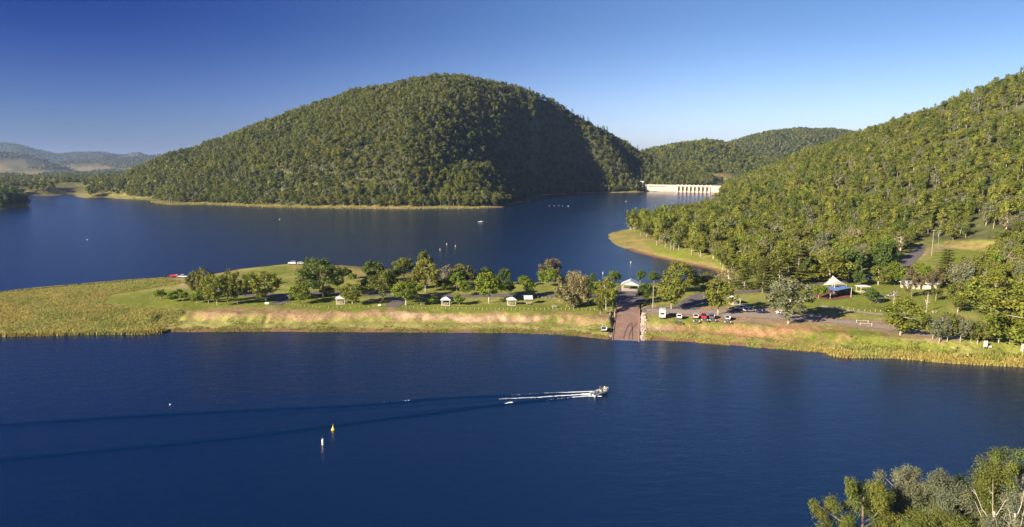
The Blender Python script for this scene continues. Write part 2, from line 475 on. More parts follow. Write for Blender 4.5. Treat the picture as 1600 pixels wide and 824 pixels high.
def fastmesh(name, V, Fa, mats=(), midx=None, tone=None, col=None, smooth=False):
    V = np.ascontiguousarray(V, dtype=np.float32); Fa = np.ascontiguousarray(Fa, dtype=np.int32)
    me = bpy.data.meshes.new(name)
    k = Fa.shape[1]
    me.vertices.add(len(V)); me.vertices.foreach_set('co', V.ravel())
    me.loops.add(Fa.size); me.loops.foreach_set('vertex_index', Fa.ravel())
    me.polygons.add(len(Fa))
    me.polygons.foreach_set('loop_start', np.arange(0, Fa.size, k, dtype=np.int32))
    try:
        me.polygons.foreach_set('loop_total', np.full(len(Fa), k, dtype=np.int32))
    except Exception:
        pass
    for m in mats: me.materials.append(m)
    if midx is not None:
        me.polygons.foreach_set('material_index', np.asarray(midx, dtype=np.int32))
    me.polygons.foreach_set('use_smooth', np.full(len(Fa), smooth, dtype=bool))
    for nm, a in (('tone', tone), ('Col', col)):
        if a is not None:
            at = me.color_attributes.new(nm, 'FLOAT_COLOR', 'POINT')
            c = np.ones((len(V), 4), np.float32); c[:, :3] = a
            at.data.foreach_set('color', c.ravel())
    me.update(calc_edges=True)
    return me

class MB:
    def __init__(s): s.v = []; s.f = []
    def _add(s, vs, fs):
        o = len(s.v); s.v += [tuple(p) for p in vs]; s.f += [tuple(i + o for i in f) for f in fs]
    def box(s, c, d, rz=0, taper=1.0):
        x, y, z = d[0] / 2, d[1] / 2, d[2] / 2
        ca, sa = math.cos(rz), math.sin(rz)
        vs = []
        for sz, k in ((-z, 1), (z, taper)):
            for sx, sy in ((-x, -y), (x, -y), (x, y), (-x, y)):
                sx *= k; sy *= k
                vs.append((c[0] + sx * ca - sy * sa, c[1] + sx * sa + sy * ca, c[2] + sz))
        s._add(vs, [(3, 2, 1, 0), (4, 5, 6, 7), (0, 1, 5, 4), (1, 2, 6, 5), (2, 3, 7, 6), (3, 0, 4, 7)])
        return s
    def tube(s, pts, rad, n=6, cap=True):
        pts = [Vector(p) for p in pts]
        if not hasattr(rad, '__len__'): rad = [rad] * len(pts)
        vs = []
        for i, p in enumerate(pts):
            d = (pts[min(i + 1, len(pts) - 1)] - pts[max(i - 1, 0)])
            if d.length < 1e-6: d = Vector((0, 0, 1))
            q = d.to_track_quat('Z', 'Y')
            for k in range(n):
                an = 2 * math.pi * k / n
                vs.append(p + q @ Vector((math.cos(an) * rad[i], math.sin(an) * rad[i], 0)))
        fs = []
        for i in range(len(pts) - 1):
            for k in range(n):
                a = i * n + k; b = i * n + (k + 1) % n
                fs.append((a, b, b + n, a + n))
        if cap:
            fs.append(tuple(range(n - 1, -1, -1))); fs.append(tuple((len(pts) - 1) * n + k for k in range(n)))
        s._add(vs, fs); return s
    def lathe(s, prof, n=12, c=(0, 0, 0)):            # prof: (r, z)
        vs = []
        for r, z in prof:
            for k in range(n):
                an = 2 * math.pi * k / n
                vs.append((c[0] + r * math.cos(an), c[1] + r * math.sin(an), c[2] + z))
        fs = []
        for i in range(len(prof) - 1):
            for k in range(n):
                a = i * n + k; b = i * n + (k + 1) % n
                fs.append((a, b, b + n, a + n))
        fs.append(tuple(range(n - 1, -1, -1))); fs.append(tuple((len(prof) - 1) * n + k for k in range(n)))
        s._add(vs, fs); return s
    def prism(s, prof, w0, w1=None, inset=None):      # side profile (x,z) extruded along y from -w to w
        n = len(prof); vs = []
        for i, (x, z) in enumerate(prof):
            w = w0 if inset is None else inset[i]
            vs.append((x, -w, z))
        for i, (x, z) in enumerate(prof):
            w = w0 if inset is None else inset[i]
            vs.append((x, w, z))
        fs = [tuple(range(n)), tuple(range(2 * n - 1, n - 1, -1))]
        for i in range(n):
            j = (i + 1) % n
            fs.append((i, i + n, j + n, j))
        s._add(vs, fs); return s
    def quad(s, a, b, c, d):
        s._add([a, b, c, d], [(0, 1, 2, 3)]); return s
    def mesh(s, name, m, bevel=0, smooth=False):
        me = bpy.data.meshes.new(name)
        me.from_pydata(s.v, [], s.f)
        bm = bmesh.new(); bm.from_mesh(me)
        bmesh.ops.recalc_face_normals(bm, faces=bm.faces)
        if bevel:
            bmesh.ops.bevel(bm, geom=bm.edges[:], offset=bevel, segments=1, affect='EDGES', profile=0.5)
        bm.to_mesh(me); bm.free()
        if m: me.materials.append(m)
        if smooth:
            for p in me.polygons: p.use_smooth = True
        return me
    def build(s, name, m, parent=None, bevel=0, smooth=False, loc=None, rz=None):
        o = bpy.data.objects.new(name, s.mesh(name, m, bevel, smooth))
        link(o, parent)
        if loc is not None: o.location = loc
        if rz is not None: o.rotation_euler = (0, 0, rz)
        return o

def copy_tree(o, parent=None):
    c = o.copy(); C.objects.link(c); c.parent = parent
    for ch in o.children:
        copy_tree(ch, c)
    return c

# ------------------------------------------------------------------ terrain
mid = np.arange(-0.82, 0.8201, 0.0024)
outer = np.array([0.84, 0.87, 0.91, 0.96, 1.02, 1.1, 1.2, 1.35, 1.6, 2.0])
acol = np.concatenate([-outer[::-1], mid, outer])
rows = [205.0]
while rows[-1] < 470: rows.append(rows[-1] + 0.85)
while rows[-1] < 1650: rows.append(rows[-1] * 1.0048)
while rows[-1] < 15000: rows.append(rows[-1] * 1.022)
rows = np.array(rows)
A_, Y_ = np.meshgrid(acol, rows)
X_ = A_ * Y_
Z_ = HT(X_, Y_)
U_, V_ = proj(X_, Y_, Z_)

def px_poly(mask_poly, w, ju=None, jv=None):
    return soft(U_ + ju, V_ + jv, mask_poly, w)

JU = 6 * fbm(X_ / 6, Y_ / 9, 101, 3) * np.clip(300 / Y_, 0.2, 1.5)
JV = 5.0 * fbm(X_ / 6, Y_ / 9, 102, 3) * np.clip(300 / Y_, 0.1, 1.5)
nzl = fbm(X_ / 14, Y_ / 14, 103, 4)[..., None]
nzs = fbm(X_ / 2.2, Y_ / 2.2, 104, 3)[..., None]
def c3(*a): return np.array(a)
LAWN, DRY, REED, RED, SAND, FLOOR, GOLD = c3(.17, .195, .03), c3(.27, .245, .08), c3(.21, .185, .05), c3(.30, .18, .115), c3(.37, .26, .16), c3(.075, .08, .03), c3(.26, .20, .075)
col = np.broadcast_to(LAWN, X_.shape + (3,)).copy()
def blend(c, w):
    global col
    w = np.clip(w, 0, 1)
    if w.ndim == 2: w = w[..., None]
    col = col * (1 - w) + c * w
blend(DRY, np.clip(0.42 + 0.6 * nzl + 0.4 * nzs, 0, 1))
def P(poly, w, c, mul=1.0, var=0.35):
    blend(c, px_poly(poly, w, JU, JV)[..., None] * mul * np.clip(1 + var * nzl * 2 + var * nzs, 0, 1.3))
P([(-900, 455), (0, 455), (150, 440), (265, 433), (300, 433), (310, 440), (240, 450), (170, 462), (160, 474), (200, 480), (270, 482), (292, 492), (262, 506), (250, 540), (-900, 560)], 4, REED, 1, 0.4)
P([(160, 470), (215, 455), (300, 458), (450, 470), (620, 476), (950, 476), (955, 486), (620, 486), (260, 481), (190, 478)], 3, LAWN, 1.0, 0.25)
P([(255, 500), (600, 503), (955, 508), (957, 530), (500, 521), (240, 524)], 2, DRY, 1.0, 0.4)
P([(262, 482), (400, 481), (600, 486), (612, 478), (625, 486), (700, 490), (955, 490), (957, 506), (800, 505), (700, 501), (620, 503), (590, 497), (480, 500), (300, 495)], 2.5, RED, 0.6, 0.9)
P([(600, 488), (700, 492), (860, 496), (860, 501), (700, 500), (610, 500)], 2, SAND, 0.75, 0.6)
P([(440, 418), (520, 414), (600, 425), (660, 430), (660, 440), (600, 440), (500, 432)], 4, GOLD, 0.7, 0.5)
P([(270, 434), (310, 434), (330, 446), (290, 452)], 2, SAND, 0.6, 0.5)
P([(1003, 480), (1060, 478), (1100, 482), (1160, 478), (1240, 486), (1320, 496), (1420, 510), (1480, 522), (1480, 532), (1400, 524), (1330, 512), (1240, 507), (1150, 505), (1110, 500), (1060, 494), (1003, 492)], 2, SAND * 0.75, 0.95, 0.15)
P([(1040, 505), (1120, 508), (1240, 510), (1330, 515), (1335, 530), (1300, 538), (1200, 533), (1100, 524), (1030, 520)], 2.5, c3(.34, .19, .10), 0.8, 0.7)
P([(1003, 505), (1050, 508), (1060, 522), (1006, 520)], 3, SAND * .8, 0.7, 0.6)
P([(1003, 524), (1100, 528), (1300, 540), (1420, 548), (1600, 560), (1600, 580), (1300, 565), (1000, 540)], 3, DRY, 0.8, 0.5)
P([(1330, 530), (1400, 535), (1480, 540), (1480, 548), (1380, 548), (1320, 540)], 3, LAWN, 0.8, 0.5)
P([(1240, 425), (1330, 430), (1400, 445), (1480, 470), (1480, 500), (1380, 490), (1260, 480), (1210, 465)], 6, LAWN, 0.9, 0.3)
P([(1370, 510), (1440, 520), (1480, 534), (1440, 538), (1380, 528)], 3, SAND * .75, 0.7, 0.4)
P([(948, 362), (1000, 362), (1060, 385), (1110, 405), (1120, 425), (1040, 410), (960, 388)], 3, GOLD, 0.75, 0.4)
P([(1000, 375), (1060, 385), (1100, 402), (1090, 410), (1030, 398)], 3, LAWN, 0.8, 0.4)
P([(1455, 395), (1480, 387), (1545, 390), (1545, 405), (1525, 425), (1480, 420)], 3, LAWN, 1.0, 0.2)
P([(1480, 377), (1550, 380), (1550, 391), (1475, 388)], 2, GOLD, 0.8, 0.3)
P([(1430, 400), (1465, 383), (1500, 386), (1450, 398)], 2, SAND, 0.6, 0.3)
# wooded slopes and far land
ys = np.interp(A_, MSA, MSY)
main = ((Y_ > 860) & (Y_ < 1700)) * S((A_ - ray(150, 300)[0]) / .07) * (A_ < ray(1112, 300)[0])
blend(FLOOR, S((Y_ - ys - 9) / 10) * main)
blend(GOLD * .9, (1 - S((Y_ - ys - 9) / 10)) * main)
r0 = np.interp(A_, RA, R0)
right = (A_ > ray(1075, 300)[0]) & (Y_ > 395) & (Y_ < 1700)
blend(FLOOR * 1.1, S((Y_ - r0 + 10) / 25) * right * (1 - soft(U_, V_, [(1440, 400), (1470, 376), (1560, 376), (1555, 405), (1530, 430), (1480, 430)], 3)))
farw = S((Y_ - 1650) / 60) + ((Y_ > 1100) & (A_ < ray(205, 300)[0]))
fn = fbm(X_ / 220, Y_ / 420, 131, 4)[..., None]
fn2 = fbm(X_ / 45, Y_ / 70, 137, 4)[..., None]
farc = GOLD * .85 * (1 - S(fn * 2 + fn2 + .6)) + c3(.075, .085, .03) * S(fn * 2 + fn2 + .6)
blend(farc, np.clip(farw, 0, 1))
P([(-200, 284), (60, 286), (236, 288), (238, 312), (150, 309), (60, 307), (-200, 330)], 4, c3(.17, .165, .05), .75, .5)
P([(30, 292), (100, 290), (160, 294), (150, 302), (60, 304)], 3, c3(.085, .085, .035), .8, .4)  # tree shadow on the far-left field, painted into the ground colour
high = np.clip((Z_ - 25) / 60, 0, 1) * (Y_ > 1650)
blend(c3(.045, .055, .028) * (1 + 0.5 * fn), high * (A_ > 0))
blend(c3(.05, .052, .036) * (1 + 0.5 * fn), high * (A_ <= 0) * .85)
nzf = fbm(X_ / .9, Y_ / 1.6, 105, 2)[..., None]
col *= (1 + 0.22 * nzl + 0.16 * nzs + .16 * nzf * (Y_ < 480)[..., None])
wet = S((0.75 - Z_) / 0.4) * (Y_ < 480)
blend(c3(.17, .09, .055), wet * 0.9)
col = np.clip(col, 0.004, 0.8)

nr, nc = X_.shape
VV = np.stack([X_, Y_, Z_], -1).reshape(-1, 3)
CC = col.reshape(-1, 3)
idx = np.arange(nr * nc).reshape(nr, nc)
quads = np.stack([idx[:-1, :-1], idx[:-1, 1:], idx[1:, 1:], idx[1:, :-1]], -1).reshape(-1, 4)
qz = VV[:, 2][quads].max(1)
quads = quads[qz > -1.2]
qc = VV[quads].mean(1)
qa = qc[:, 0] / qc[:, 1]
is_main = (qc[:, 1] > 860) & (qc[:, 1] < 1700) & (qa > ray(170, 300)[0]) & (qa < ray(1100, 300)[0])
is_right = (qa > ray(1075, 300)[0]) & (qc[:, 1] > np.interp(qa, RA, R0)) & (qc[:, 1] < 1700)
is_far = qc[:, 1] >= 1700
def sub(name, mask, m):
    q = quads[mask]
    used, inv = np.unique(q, return_inverse=True)
    me = fastmesh(name, VV[used], inv.reshape(-1, 4), (m,), col=CC[used], smooth=True)
    return link(props(bpy.data.objects.new(name, me), kind='structure'))
sub('ground', ~(is_main | is_right | is_far), M['ground'])
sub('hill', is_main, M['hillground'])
sub('hillside', is_right & ~is_main, M['hillground'])
sub('far_hills', is_far, M['hillground'])
# near bank under the foreground trees
FG = [(36, -40), (34, 60), (46, 86), (60, 97), (76, 108), (96, 120), (125, 132), (420, 170), (420, -40)]
gx, gy = np.meshgrid(np.arange(25, 400, 3.0), np.arange(-40, 180, 3.0))
dd = edge_dist(gx, gy, FG); ss = np.where(inside(gx, gy, FG), dd, -dd)
gz = np.where(ss > 0, 1.0 * S(ss / 5) + 0.13 * ss + 0.3 * fbm(gx / 9, gy / 9, 8, 3), -3 * S(-ss / 8) - .1)
n1, n2 = gx.shape; ii = np.arange(n1 * n2).reshape(n1, n2)
qq = np.stack([ii[:-1, :-1], ii[:-1, 1:], ii[1:, 1:], ii[1:, :-1]], -1).reshape(-1, 4)
cc = np.broadcast_to(DRY * .8, (n1 * n2, 3)) * (1 + 0.3 * fbm(gx / 5, gy / 5, 6, 3).reshape(-1, 1))
def FGZ(x, y):
    d = float(edge_dist(np.array([x]), np.array([y]), FG)[0])
    return 1.0 + 0.13 * d - .15
link(props(bpy.data.objects.new('foreground_bank', fastmesh('foreground_bank', np.stack([gx, gy, gz], -1).reshape(-1, 3), qq, (M['ground'],), col=cc, smooth=True)), kind='structure'))
# water sheet
me = bpy.data.meshes.new('lake_water')
me.from_pydata([(-15500, -400, 0), (15500, -400, 0), (15500, 15200, 0), (-15500, 15200, 0)], [], [(0, 1, 2, 3)])
me.materials.append(M['water'])
link(props(bpy.data.objects.new('lake_water', me), kind='structure'))

# ------------------------------------------------------------------ roads
def strip(name, pts, widths, m, lift=0.07, nx=5, kind='structure', pixel=True):
    if pixel:
        g = ground_many(pts)[:, :2]
    else:
        g = np.array(pts, float)
    # resample with Catmull-Rom style smoothing
    seg = np.r_[0, np.cumsum(np.linalg.norm(np.diff(g, axis=0), axis=1))]
    n = max(3, int(seg[-1] / 1.2))
    t = np.linspace(0, seg[-1], n)
    P_ = np.stack([np.interp(t, seg, g[:, 0]), np.interp(t, seg, g[:, 1])], 1)
    for _ in range(6):
        P_[1:-1] = (P_[:-2] + P_[1:-1] * 2 + P_[2:]) / 4
    W = np.interp(t, seg, widths) if hasattr(widths, '__len__') else np.full(n, widths)
    T = np.gradient(P_, axis=0); T /= np.linalg.norm(T, axis=1)[:, None] + 1e-9
    Nn = np.stack([T[:, 1], -T[:, 0]], 1)
    o = np.linspace(-0.5, 0.5, nx)
    wob = 1 + 0.06 * vn(t / 3, t * 0, 5)
    XY = P_[:, None, :] + Nn[:, None, :] * (o[None, :, None] * (W * wob)[:, None, None])
    z = HT(XY[..., 0], XY[..., 1]) + lift
    V = np.concatenate([XY, z[..., None]], -1).reshape(-1, 3)
    ii = np.arange(n * nx).reshape(n, nx)
    q = np.stack([ii[:-1, :-1], ii[:-1, 1:], ii[1:, 1:], ii[1:, :-1]], -1).reshape(-1, 4)
    # winding up
    me = fastmesh(name, V, q[:, ::-1], (m,), smooth=True)
    o_ = link(props(bpy.data.objects.new(name, me), kind=kind))
    return o_
A = M['asphalt']
strip('road', [(982, 478), (984, 466), (990, 456), (985, 449)], [9, 12, 13, 12], A, 0.07, 7)
strip('road', [(980, 461), (930, 464), (880, 463), (820, 461), (760, 462), (700, 463), (640, 463), (560, 459), (500, 458), (440, 462), (390, 461), (345, 456), (310, 450)], 7.5, A, 0.085)
strip('road', [(628, 464), (620, 472), (612, 480)], [7, 6, 6], A, 0.10)
strip('road', [(462, 462), (445, 470), (428, 477)], [7, 6, 5], A, 0.10)
strip('road', [(1003, 486), (1040, 485), (1075, 481), (1085, 470), (1100, 461), (1150, 457), (1200, 454), (1260, 447), (1310, 440), (1370, 432), (1400, 420), (1418, 408), (1432, 396), (1440, 384)], [8, 8, 9, 9, 8, 7, 6, 6, 6, 7, 8, 8, 7, 6], A, 0.085)
strip('road', [(1010, 486), (1100, 489), (1180, 493), (1260, 498), (1330, 505), (1400, 514), (1450, 524), (1500, 530)], [8, 9, 9, 7, 6, 6, 6, 5], mat('road_gravel', (.27, .215, .175), .9, (.6, .15)), 0.10)
strip('track', [(560, 446), (610, 438), (660, 437), (720, 446), (760, 452)], 5, mat('track', (.26, .17, .12), .9, (.8, .2)), 0.06)
strip('track', [(1500, 423), (1535, 430), (1560, 436)], 7, A, 0.06)
strip('footpath', [(1283, 478), (1320, 485), (1380, 492)], 3, mat('path_gravel', (.33, .26, .2), .9, (.8, .2)), 0.06)
# boat ramp
al = np.linspace(-12, RL + 3, 60); ac = np.linspace(-4.3, 4.3, 11)
AL, AC = np.meshgrid(al, ac, indexing='ij')
rz_ = np.interp(AL, [-14, 0, RL * 0.72, RL + 5], [-2.0, 0.02, 3.45, 3.62])
rz_ = np.maximum(rz_, np.where(AL > RL - 8, HT(RAMP0[0] + AL * RD[0] + AC * RN[0], RAMP0[1] + AL * RD[1] + AC * RN[1]) + .03, -9))
V = np.stack([RAMP0[0] + AL * RD[0] + AC * RN[0], RAMP0[1] + AL * RD[1] + AC * RN[1], rz_], -1).reshape(-1, 3)
ii = np.arange(60 * 11).reshape(60, 11)
q = np.stack([ii[:-1, :-1], ii[:-1, 1:], ii[1:, 1:], ii[1:, :-1]], -1).reshape(-1, 4)
link(props(bpy.data.objects.new('boat_ramp', fastmesh('boat_ramp', V, q[:, ::-1], (M['ramp'],))), kind='structure'))
def ramp_pt(al, ac, dz=0):
    z = float(np.interp(al, [-14, 0, RL * 0.72, RL + 5], [-2.0, 0.02, 3.45, 3.62]))
    return (RAMP0[0] + al * RD[0] + ac * RN[0], RAMP0[1] + al * RD[1] + ac * RN[1], z + dz)
# low kerb walls either side of the ramp
for sgn in (-1, 1):
    mb = MB()
    pts = [ramp_pt(a_, sgn * 4.45) for a_ in np.linspace(-6, RL * 0.8, 14)]
    for k in range(13):
        p0, p1 = Vector(pts[k]), Vector(pts[k + 1])
        w = Vector((RN[0], RN[1], 0)) * 0.16
        for zlo, zhi in ((-.8, .18),):
            a0, a1, b0, b1 = p0 - w, p0 + w, p1 - w, p1 + w
            lo, hi = Vector((0, 0, zlo)), Vector((0, 0, zhi))
            mb._add([a0 + lo, a1 + lo, b1 + lo, b0 + lo, a0 + hi, a1 + hi, b1 + hi, b0 + hi], [(0, 1, 2, 3), (4, 5, 6, 7), (0, 1, 5, 4), (1, 2, 6, 5), (2, 3, 7, 6), (3, 0, 4, 7)])
    mb.build('kerb', M['ramp'] if sgn < 0 else M['tide'])['kind'] = 'structure'
# scrape marks: tyre tracks, wet
for off, bend in ((-0.6, 2.0), (1.1, 2.6), (2.3, 1.2)):
    mb = MB(); pr = None
    for k in range(16):
        t = k / 15
        c_ = off + bend * (t ** 2) * (1 if off < 2 else -.5)
        L_ = ramp_pt(1.5 + t * 17, c_ - .22, .012); R_ = ramp_pt(1.5 + t * 17, c_ + .22, .012)
        if pr: mb.quad(pr[0], pr[1], R_, L_)
        pr = (L_, R_)
    mb.build('tyre_mark', M['rampwet'])['kind'] = 'structure'
# rocks along the ramp
def rocks(name, spots, label=None):
    Vs, Fs = [], []
    bm = bmesh.new(); bmesh.ops.create_icosphere(bm, subdivisions=1, radius=1)
    bv = np.array([v.co[:] for v in bm.verts]); bf = np.array([[v.index for v in f.verts] for f in bm.faces]); bm.free()
    for i, (x, y, z, r) in enumerate(spots):
        v = bv * (1 + 0.25 * rng.standard_normal((len(bv), 1))) * r * np.array([1.2, 1, .75])
        Vs.append(v + (x, y, z)); Fs.append(bf + i * len(bv))
    o = bpy.data.objects.new(name, fastmesh(name, np.concatenate(Vs), np.concatenate(Fs), (M['rock'],)))
    return link(props(o, kind='stuff'))
sp_ = []
for k in range(230):
    t = rng.uniform(0, 1)
    x, y, _ = ramp_pt(1 + t * RL * .62, 5.5 + rng.normal(0, .55) + 0.6 * t)
    sp_.append((x, y, float(HT(np.array([x]), np.array([y]))[0]) + .1, rng.uniform(.18, .5)))
for k in range(40):
    t = rng.uniform(0, 1)
    x, y, _ = ramp_pt(2 + t * RL * .8, -5.2 + rng.normal(0, .35))
    sp_.append((x, y, float(HT(np.array([x]), np.array([y]))[0]) + .1, rng.uniform(.15, .4)))
rocks('riprap_rubble', sp_)

# ------------------------------------------------------------------ trees
def make_tree(kind, seed, H=12.0, W=9.0, leaves=3200, size=0.42, merged=False, fmat='f_euc', tmat='bark_pale', nbr=9, fine=1.35):
    r = np.random.default_rng(seed)
    rd = random.Random(seed)
    base = {'euc': .17, 'round': .10, 'ball': .24, 'big': .15, 'willow': .08, 'bare': .2, 'tall': .24, 'pine': .08, 'sparse': .4}[kind]
    nC = {'euc': 34, 'round': 44, 'ball': 16, 'big': 60, 'willow': 60, 'bare': 26, 'tall': 26, 'pine': 110, 'sparse': 16}[kind]
    if merged: nC = int(nC * .45) + 3
    else: nC = int(nC * fine)
    cs = []
    hc = H * (1 - base) / 2; zc = H * base + hc
    lob = r.normal(0, 1, (4, 3))
    while len(cs) < nC:
        if kind == 'pine':
            z = H * (base + (1 - base) * r.uniform(0, 1) ** .9)
            z = H * base + round((z - H * base) / (H * .075)) * H * .075
            rr = W / 2 * (1 - (z / H)) ** .75 * r.uniform(.35, 1)
            an = r.uniform(0, 6.28)
            cs.append((rr * math.cos(an), rr * math.sin(an), z - rr * .06)); continue
        d = r.normal(0, 1, 3); d /= np.linalg.norm(d)
        rad = r.uniform(0.25, 1) ** .45
        # uneven outline
        bulge = 1 + 0.24 * math.sin(3 * math.atan2(d[1], d[0]) + lob[0, 0] * 3) * (1 - abs(d[2])) + 0.18 * float(d @ lob[1]) / 1.7
        p = d * rad * bulge * .86
        if kind in ('big', 'round') and p[2] < -0.55: continue
        x, y, z = p[0] * W / 2, p[1] * W / 2, zc + p[2] * hc
        if kind == 'willow': z = zc + p[2] * hc * .98
        if kind == 'tall':
            x *= .8 + .3 * (z / H); y *= .8 + .3 * (z / H)
        cs.append((x, y, z))
    cs = np.array(cs)
    rc0 = {'euc': .125, 'round': .15, 'ball': .21, 'big': .125, 'willow': .12, 'bare': .13, 'tall': .15, 'pine': .085, 'sparse': .13}[kind] * (W + H * .6) / 1.6
    if merged: rc0 *= 1.3
    elif kind != 'pine': rc0 *= fine ** -.42
    rcl = rc0 * r.uniform(.65, 1.25, nC)
    per = leaves // nC
    ci = np.repeat(np.arange(nC), per)
    n = len(ci)
    d = r.normal(0, 1, (n, 3)); d /= np.linalg.norm(d, axis=1)[:, None]
    rad = r.uniform(0.05, 1, n) ** .5
    flat = {'pine': (1.6, 1.6, .35), 'euc': (1, 1, .82), 'willow': (.75, .75, 1.3)}.get(kind, (1, 1, .85))
    P_ = cs[ci] + d * (rad * rcl[ci])[:, None] * np.array(flat)
    if kind in ('euc', 'tall', 'sparse', 'willow'):
        P_[:, 2] -= r.exponential(.35, n) * (H / 14)
    P_[:, 2] = np.maximum(P_[:, 2], H * base * .35)
    nrm = d * 0.9 + r.normal(0, .55, (n, 3)) + np.array([0, 0, .35])
    if merged:
        cv = P_ - np.array([0, 0, zc]); cv /= np.linalg.norm(cv, axis=1)[:, None] + 1e-6
        nrm = d * .7 + cv * .6 + r.normal(0, .38, (n, 3)) + np.array([0, 0, .2])
    if kind == 'pine': nrm = r.normal(0, .35, (n, 3)) + np.array([0, 0, 1])
    nrm /= np.linalg.norm(nrm, axis=1)[:, None]
    t1 = np.cross(nrm, r.normal(0, 1, (n, 3))); t1 /= np.linalg.norm(t1, axis=1)[:, None] + 1e-9
    t2 = np.cross(nrm, t1)
    sz = size * r.uniform(.55, 1.3, n)
    if kind == 'willow': a_, b_ = .35, .9
    else: a_, b_ = .42, .62
    q = np.stack([P_ - t1 * (sz * a_)[:, None], P_ - t2 * (sz * b_)[:, None] * .9, P_ + t1 * (sz * a_)[:, None], P_ + t2 * (sz * b_)[:, None] + nrm * (sz * .12)[:, None]], 1)
    V = q.reshape(-1, 3); Fq = np.arange(4 * n).reshape(n, 4)
    cl = r.uniform(.78, 1.2, nC)[ci] * r.uniform(.75, 1.25, n)
    warm = r.normal(0, .06, nC)[ci]
    tone = np.stack([cl * (1 + warm), cl, cl * (1 - warm)], 1)
    tone = np.repeat(tone, 4, 0)
    # trunk and limbs
    mb = MB()
    tr = H * {'big': .026, 'willow': .03, 'bare': .02}.get(kind, .013)
    lean = (rd.uniform(-.05, .05) * H, rd.uniform(-.05, .05) * H)
    topz = {'pine': .97, 'big': .5, 'willow': .35, 'round': .55, 'ball': .6}.get(kind, .8) * H
    tk = [(0, 0, -.4), (lean[0] * .2, lean[1] * .2, topz * .35), (lean[0] * .7, lean[1] * .7, topz * .7), (lean[0], lean[1], topz)]
    ns = 4 if merged else 7
    mb.tube(tk, [tr * 1.25, tr, tr * .75, tr * .3], ns)
    nb = 3 if merged else nbr
    if kind == 'willow': nb = 26
    order = np.argsort(-cs[:, 0] ** 2 - cs[:, 1] ** 2)
    pick = order[np.linspace(0, len(order) - 1, min(nb, len(order))).astype(int)]
    for i in pick:
        c = cs[i]
        zb = min(c[2] - .12 * H, topz * .9) if kind != 'pine' else c[2]
        zb = max(zb, H * base * (.7 if kind != 'willow' else .6))
        f = min(1, zb / topz)
        b = Vector((lean[0] * f, lean[1] * f, zb))
        e = Vector(c)
        m_ = b.lerp(e, .5) + Vector((0, 0, -.04 * H if kind != 'pine' else .0)) + Vector((rd.uniform(-.3, .3), rd.uniform(-.3, .3), 0))
        mb.tube([b, m_, e], [tr * .55, tr * .34, tr * .12], 3 if merged else 5, cap=False)
    if merged:
        tv = np.array(mb.v); tf = [f for f in mb.f if len(f) == 4]
        nv = len(V)
        V = np.concatenate([V, tv]); Fq = np.concatenate([Fq, np.array(tf) + nv])
        tone = np.concatenate([tone, np.ones((len(tv), 3))])
        mi = np.r_[np.zeros(n, int), np.ones(len(tf), int)]
        return fastmesh('tree_' + kind, V, Fq, (M[fmat], M[tmat]), midx=mi, tone=tone)
    crown = fastmesh('crown_' + kind, V, Fq, (M[fmat],), tone=tone)
    return crown, mb.mesh('trunk_' + kind, M[tmat])

KINDS_ = {}
def reg(key, n, **kw):
    KINDS_[key] = ([make_tree(seed=hash_(key) + i, **kw) for i in range(n)], kw['H'], kw['W'])
def hash_(s): return sum(ord(c) * (i + 3) for i, c in enumerate(s)) * 7
reg('euc', 4, kind='euc', H=14, W=10, leaves=4200, size=.50)
reg('eucgrey', 2, kind='euc', H=14, W=11, leaves=4200, size=.50, fmat='f_grey')
reg('eucolive', 3, kind='euc', H=13, W=9, leaves=3800, size=.48, fmat='f_olive')
reg('big', 2, kind='big', H=15, W=20, leaves=9000, size=.50, fmat='f_dark', tmat='bark', nbr=14)
reg('bright', 3, kind='round', H=10, W=9, leaves=3600, size=.46, fmat='f_bright', tmat='bark')
reg('broad', 2, kind='big', H=10, W=11, leaves=4800, size=.46, fmat='f_bright', tmat='bark_pale', nbr=12)
reg('dark', 3, kind='round', H=9, W=7, leaves=3400, size=.45, fmat='f_dark', tmat='bark')
reg('darkball', 2, kind='ball', H=6, W=5, leaves=2200, size=.38, fmat='f_dark', tmat='bark_pale')
reg('ball', 3, kind='ball', H=5.5, W=5, leaves=1800, size=.38, fmat='f_bright', tmat='bark_pale')
reg('willow', 1, kind='willow', H=14, W=12, leaves=8000, size=.42, fmat='f_tan', tmat='bark_pale')
reg('brown', 2, kind='euc', H=12, W=10, leaves=3200, size=.45, fmat='f_brown', tmat='bark')
reg('bare', 2, kind='bare', H=9, W=6, leaves=700, size=.40, fmat='f_tan', tmat='deadwood', nbr=24)
reg('dead', 1, kind='bare', H=9, W=4, leaves=52, size=.30, fmat='f_tan', tmat='deadwood', nbr=20)
reg('pine', 2, kind='pine', H=16, W=9, leaves=6500, size=.5, fmat='f_olive', tmat='bark_pale', nbr=30)
reg('tall', 2, kind='tall', H=16, W=9, leaves=3800, size=.5)
cnt = 0
def tree(name, kind, X, Y, Z, H, W, label, group=None, cat='tree', variant=None):
    global cnt
    vs_, h0, w0 = KINDS_[kind]
    cr, tk = vs_[(cnt if variant is None else variant) % len(vs_)]
    cnt += 1
    e = empty(name, (X, Y, Z), rng.uniform(0, 6.28), label, cat, group, (W / w0, W / w0, H / h0))
    for nm, me in (('crown', cr), ('trunk', tk)):
        link(bpy.data.objects.new(nm, me), e)
    return e

